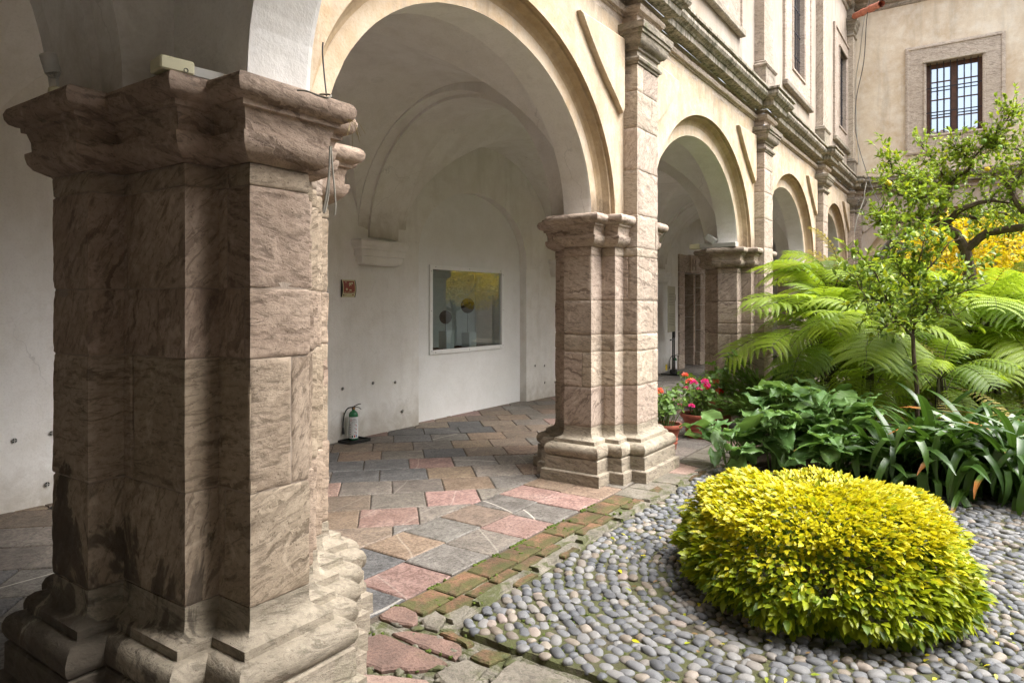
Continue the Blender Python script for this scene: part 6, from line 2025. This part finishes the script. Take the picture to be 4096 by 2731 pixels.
arum_groups = [
    ('arrow leaved plant sprawling at the left end of the bed toward the flower pots', (6.95, 2.05), 34, .46, (.15, .50)),
    ('arrow leaved plant in the middle of the bed just behind the yellow bush', (7.00, 1.62), 36, .44, (.2, .66)),
    ('tall arrow leaved plant below the juniper', (7.45, 1.70), 32, .42, (.3, .84)),
    ('arrow leaved plant with the highest upright leaves left of the strap leaved clump', (7.25, 1.22), 36, .42, (.25, .84)),
    ('arrow leaved plant behind the others at the foot of the ferns', (7.85, 1.30), 18, .38, (.3, .78)),
    ('low arrow leaved plant in front, touching the back of the yellow bush', (6.92, 1.18), 24, .32, (.12, .45)),
]
r_ = random.Random(66)
for lab, (ax, ay), n, spr, (h0, h1) in arum_groups:
    t = thing('arrow_leaf_plant', lab, 'plant', (ax, ay, 0), 0, 'arrow leaved plants in the bed')
    for i in range(n):
        az = r_.uniform(0, 2 * math.pi)
        if r_.random() < .45: az = R(200) + r_.gauss(0, .9)
        hh = r_.uniform(h0, h1); rr = spr * (1 - .5 * (hh - h0) / (h1 - h0)) * r_.uniform(.4, 1.1)
        base = Vector((r_.uniform(-.12, .12), r_.uniform(-.12, .12), .0)); top = Vector((rr * math.cos(az), rr * math.sin(az), hh))
        dirn = Vector((math.cos(az + r_.gauss(0, .5)), math.sin(az + r_.gauss(0, .5)), 0))
        me = arum_leaf(t, base, top, dirn, r_.randrange(7), r_.uniform(.5, .82), r_, r_.uniform(-.35, .95))
        obj('leaf', me, t, base)

# ---------------------------------------------------------------- strap leaved plants
def strap_me(seed, L=.62, W=.021, bend=1.9, rise=1.2, twist=.0):
    r = random.Random(seed); v, f = [], []
    n = 12; p = Vector((0, 0, 0)); kink = r.uniform(.45, .8) if r.random() < .5 else None
    for i in range(n + 1):
        t = i / n
        a = rise - bend * t ** 1.6 - (1.1 * max(0, min(1, (t - kink) / .12)) if kink else 0)
        if i: p = p + Vector((math.cos(a), 0, math.sin(a))) * (L / n)
        w = W * (.65 + .5 * math.sin(math.pi * min(1, t * .9 + .1))) * (1 if t < .82 else max(.02, (1 - t) / .18) ** .6)
        nor = Vector((-math.sin(a), 0, math.cos(a))); s = Vector((0, 1, 0)) * w
        v += [tuple(p - s + nor * w * .35), tuple(p), tuple(p + s + nor * w * .35)]
    for i in range(n):
        a = 3 * i; f += [(a, a + 3, a + 4, a + 1), (a + 1, a + 4, a + 5, a + 2)]
    return mesh('leaf', v, f, S['lf_strap'], True)
ST_ = [strap_me(i, .74 + .06 * (i % 4), .024 + .002 * (i % 3), 1.3 + .30 * (i % 5) * .8, 1.42 - .12 * (i % 4)) for i in range(12)]
r_ = random.Random(88)
clumps = [('strap leaved clump at the left beside the arrow leaved plants', (7.05, .62)), ('strap leaved clump in front with brown tipped leaves over the cobbles', (7.02, .22)), ('strap leaved clump at the right edge of the picture', (7.08, -.22)),
          ('taller strap leaved clump behind the front row', (7.50, .42)), ('strap leaved clump at the back right under the fern fronds', (7.55, -.05)), ('strap leaved clump standing highest at the far right', (7.85, .18)), ('strap leaved clump beyond the right edge of the front row', (7.2, -.62))]
for ci, (lab, (ax, ay)) in enumerate(clumps):
    t = thing('strap_leaf_plant', lab, 'plant', (ax, ay, .02), 0, 'strap leaved plants along the cobbles')
    for i in range(64 if ci not in (6,) else 30):
        bx, by = r_.gauss(0, .09), r_.gauss(0, .11)
        az = r_.uniform(0, 2 * math.pi)
        o = obj('leaf', ST_[r_.randrange(12)], t, (bx, by, 0))
        el = r_.uniform(-.75, .1) if r_.random() < .5 else r_.uniform(-.15, .4)
        o.rotation_euler = Euler((r_.uniform(-.3, .3), -el, az), 'XYZ')
        s = r_.uniform(.9, 1.38); o.scale = (s, s * r_.uniform(.9, 1.2), s)

# ---------------------------------------------------------------- potted geraniums
def geranium(label, loc, sc, pr, ph, flowers, seed, ring_relief=False):
    r = random.Random(seed)
    pot = thing('flower_pot', label, 'flower pot', (loc[0], loc[1], 0), 0, 'terracotta pots in the second arch')
    pot.scale = (sc, sc, sc)
    R1 = pr; H = ph
    m = MB()
    m.lathe([(0, .0), (R1 * .62, 0), (R1 * .66, .012), (R1 * .68, .06), (R1 * .735, .072), (R1 * .735, .086), (R1 * .70, .096), (R1 * .76, .11), (R1 * .76, .126), (R1 * .73, .138), (R1 * .90, H - .045), (R1 * 1.0, H - .04), (R1 * 1.03, H - .022), (R1 * 1.0, H), (R1 * .92, H), (R1 * .88, H - .03), (0, H - .035)], 36, None, False)
    body = m.build('pot_body', S['terracotta'], pot, True)
    so = MB(); so.lathe([(0, H - .028), (R1 * .87, H - .03)], 24, None, False); so.build('potting_soil', S['soil'], pot)
    if ring_relief:
        m = MB(); a = R(215); c = Vector((math.cos(a), math.sin(a), 0)) * (R1 * .83); side = Vector((-math.sin(a), math.cos(a), 0))
        pts = [c + side * (.034 * math.cos(w)) + Vector((0, 0, H * .60 + .034 * math.sin(w))) + Vector((math.cos(a), math.sin(a), 0)) * (.010 + .02 * (math.sin(w)) * .3) for w in [2 * math.pi * k / 18 for k in range(19)]]
        m.tube(pts, .007, 6); m.tube([c + Vector((0, 0, H * .60 + .03)), c + Vector((math.cos(a) * .014, math.sin(a) * .014, H * .60 - .0))], [.010, .006], 6); m.build('ring_relief', S['terracotta'], body, True)
    # scalloped round leaf
    def gl(seed2):
        q = random.Random(seed2); v = [(0, 0, 0)]; f = []
        n = 15
        for k in range(n):
            w = R(-160) + R(320) * k / (n - 1)
            rr = 1 * (1 + .10 * math.cos(w * 6)) * (.92 + .08 * q.random())
            v.append((rr * math.cos(w), rr * math.sin(w), .22 * abs(math.sin(w * 3.0)) + .12))
        for k in range(1, n): f.append((0, k, k + 1))
        return v, f
    GL = [gl(1), gl(2), gl(3)]
    stems = MB(); it = []
    tips = []
    for i in range(26):
        az = r.uniform(0, 2 * math.pi); q = r.uniform(.2, 1.0)
        p0 = Vector((math.cos(az) * R1 * .5 * q, math.sin(az) * R1 * .5 * q, H - .03))
        top = Vector((math.cos(az) * R1 * 1.35 * q, math.sin(az) * R1 * 1.35 * q, H + r.uniform(.16, .44)))
        mid = (p0 + top) / 2 + Vector((r.gauss(0, .03), r.gauss(0, .03), .0))
        stems.tube([p0, mid, top], [.005, .0042, .003], 5, False)
        tips.append(top)
        for k in range(10):
            t = r.uniform(.35, 1.0); b = p0.lerp(mid, t * 2) if t < .5 else mid.lerp(top, t * 2 - 1)
            e = b + Vector((r.gauss(0, .05), r.gauss(0, .05), r.uniform(-.01, .05)))
            stems.tube([b, e], .0012, 3, False)
            nrm = (Vector((math.cos(az) * .5, math.sin(az) * .5, .8)) + rdir(r) * .55).normalized()
            it.append((r.randrange(3), TRS(e, nrm.to_track_quat('Z', 'Y').to_matrix(), r.uniform(.019, .034)), 0))
    stems.build('stems', S['stem'], pot)
    scatter('leaves', GL, [S['lf_geranium']], it, pot, kind='stuff')
    pt = MB(); pt.add(*leaf_t(1, .42, .2, .25, 3))
    for (u, v, d, mt, rr) in flowers:
        P_ = (px(u, v, d) - Vector((loc[0], loc[1], 0))) / sc
        near = min(tips, key=lambda q: (q - P_).length)
        sm = MB(); sm.tube([near, (near + P_) / 2 + Vector((0, 0, .01)), P_], .0018, 4, False); sm.build('flower_stalk', S['stem'], pot)
        fi = []
        for k in range(30):
            d_ = rdir(r, -.25); c = P_ + Vector((d_.x * rr, d_.y * rr, d_.z * rr * .75))
            for q in range(5):
                dd = (d_ * .5 + rdir(r)).normalized(); fi.append((0, TRS(c, aim(dd, r.uniform(-1, 1)), rr * .5), 0))
        scatter('flower_head', [(pt.v, pt.f)], [S[mt]], fi, pot)
    return pot
geranium('left terracotta pot with a ring relief and coral geraniums, right against the pale middle pier', (7.38, 2.99), 1.0, .185, .29,
         [(2635, 1565, 7.55, 'petal_coral', .040), (2740, 1500, 7.8, 'petal_coral', .032)], 1, True)
geranium('middle terracotta pot with bright magenta and coral geraniums', (8.28, 2.92), 1.05, .21, .28,
         [(2762, 1528, 8.4, 'petal_coral', .046), (2775, 1532, 8.3, 'petal_pink', .036), (2746, 1554, 8.3, 'petal_pink', .028), (2798, 1556, 8.3, 'petal_pink', .028), (2820, 1526, 8.3, 'petal_pink', .036), (2828, 1542, 8.3, 'petal_pink', .032), (2822, 1550, 8.35, 'petal_red', .034), (2766, 1624, 8.0, 'petal_pink', .028), (2719, 1620, 8.0, 'petal_pink', .02)], 2)
geranium('right terracotta pot with red geraniums beside the juniper', (9.12, 2.94), 1.1, .20, .33,
         [(2866, 1530, 9.1, 'petal_coral', .044), (2876, 1567, 9.0, 'petal_red', .042), (2850, 1570, 9.1, 'petal_coral', .02)], 3)
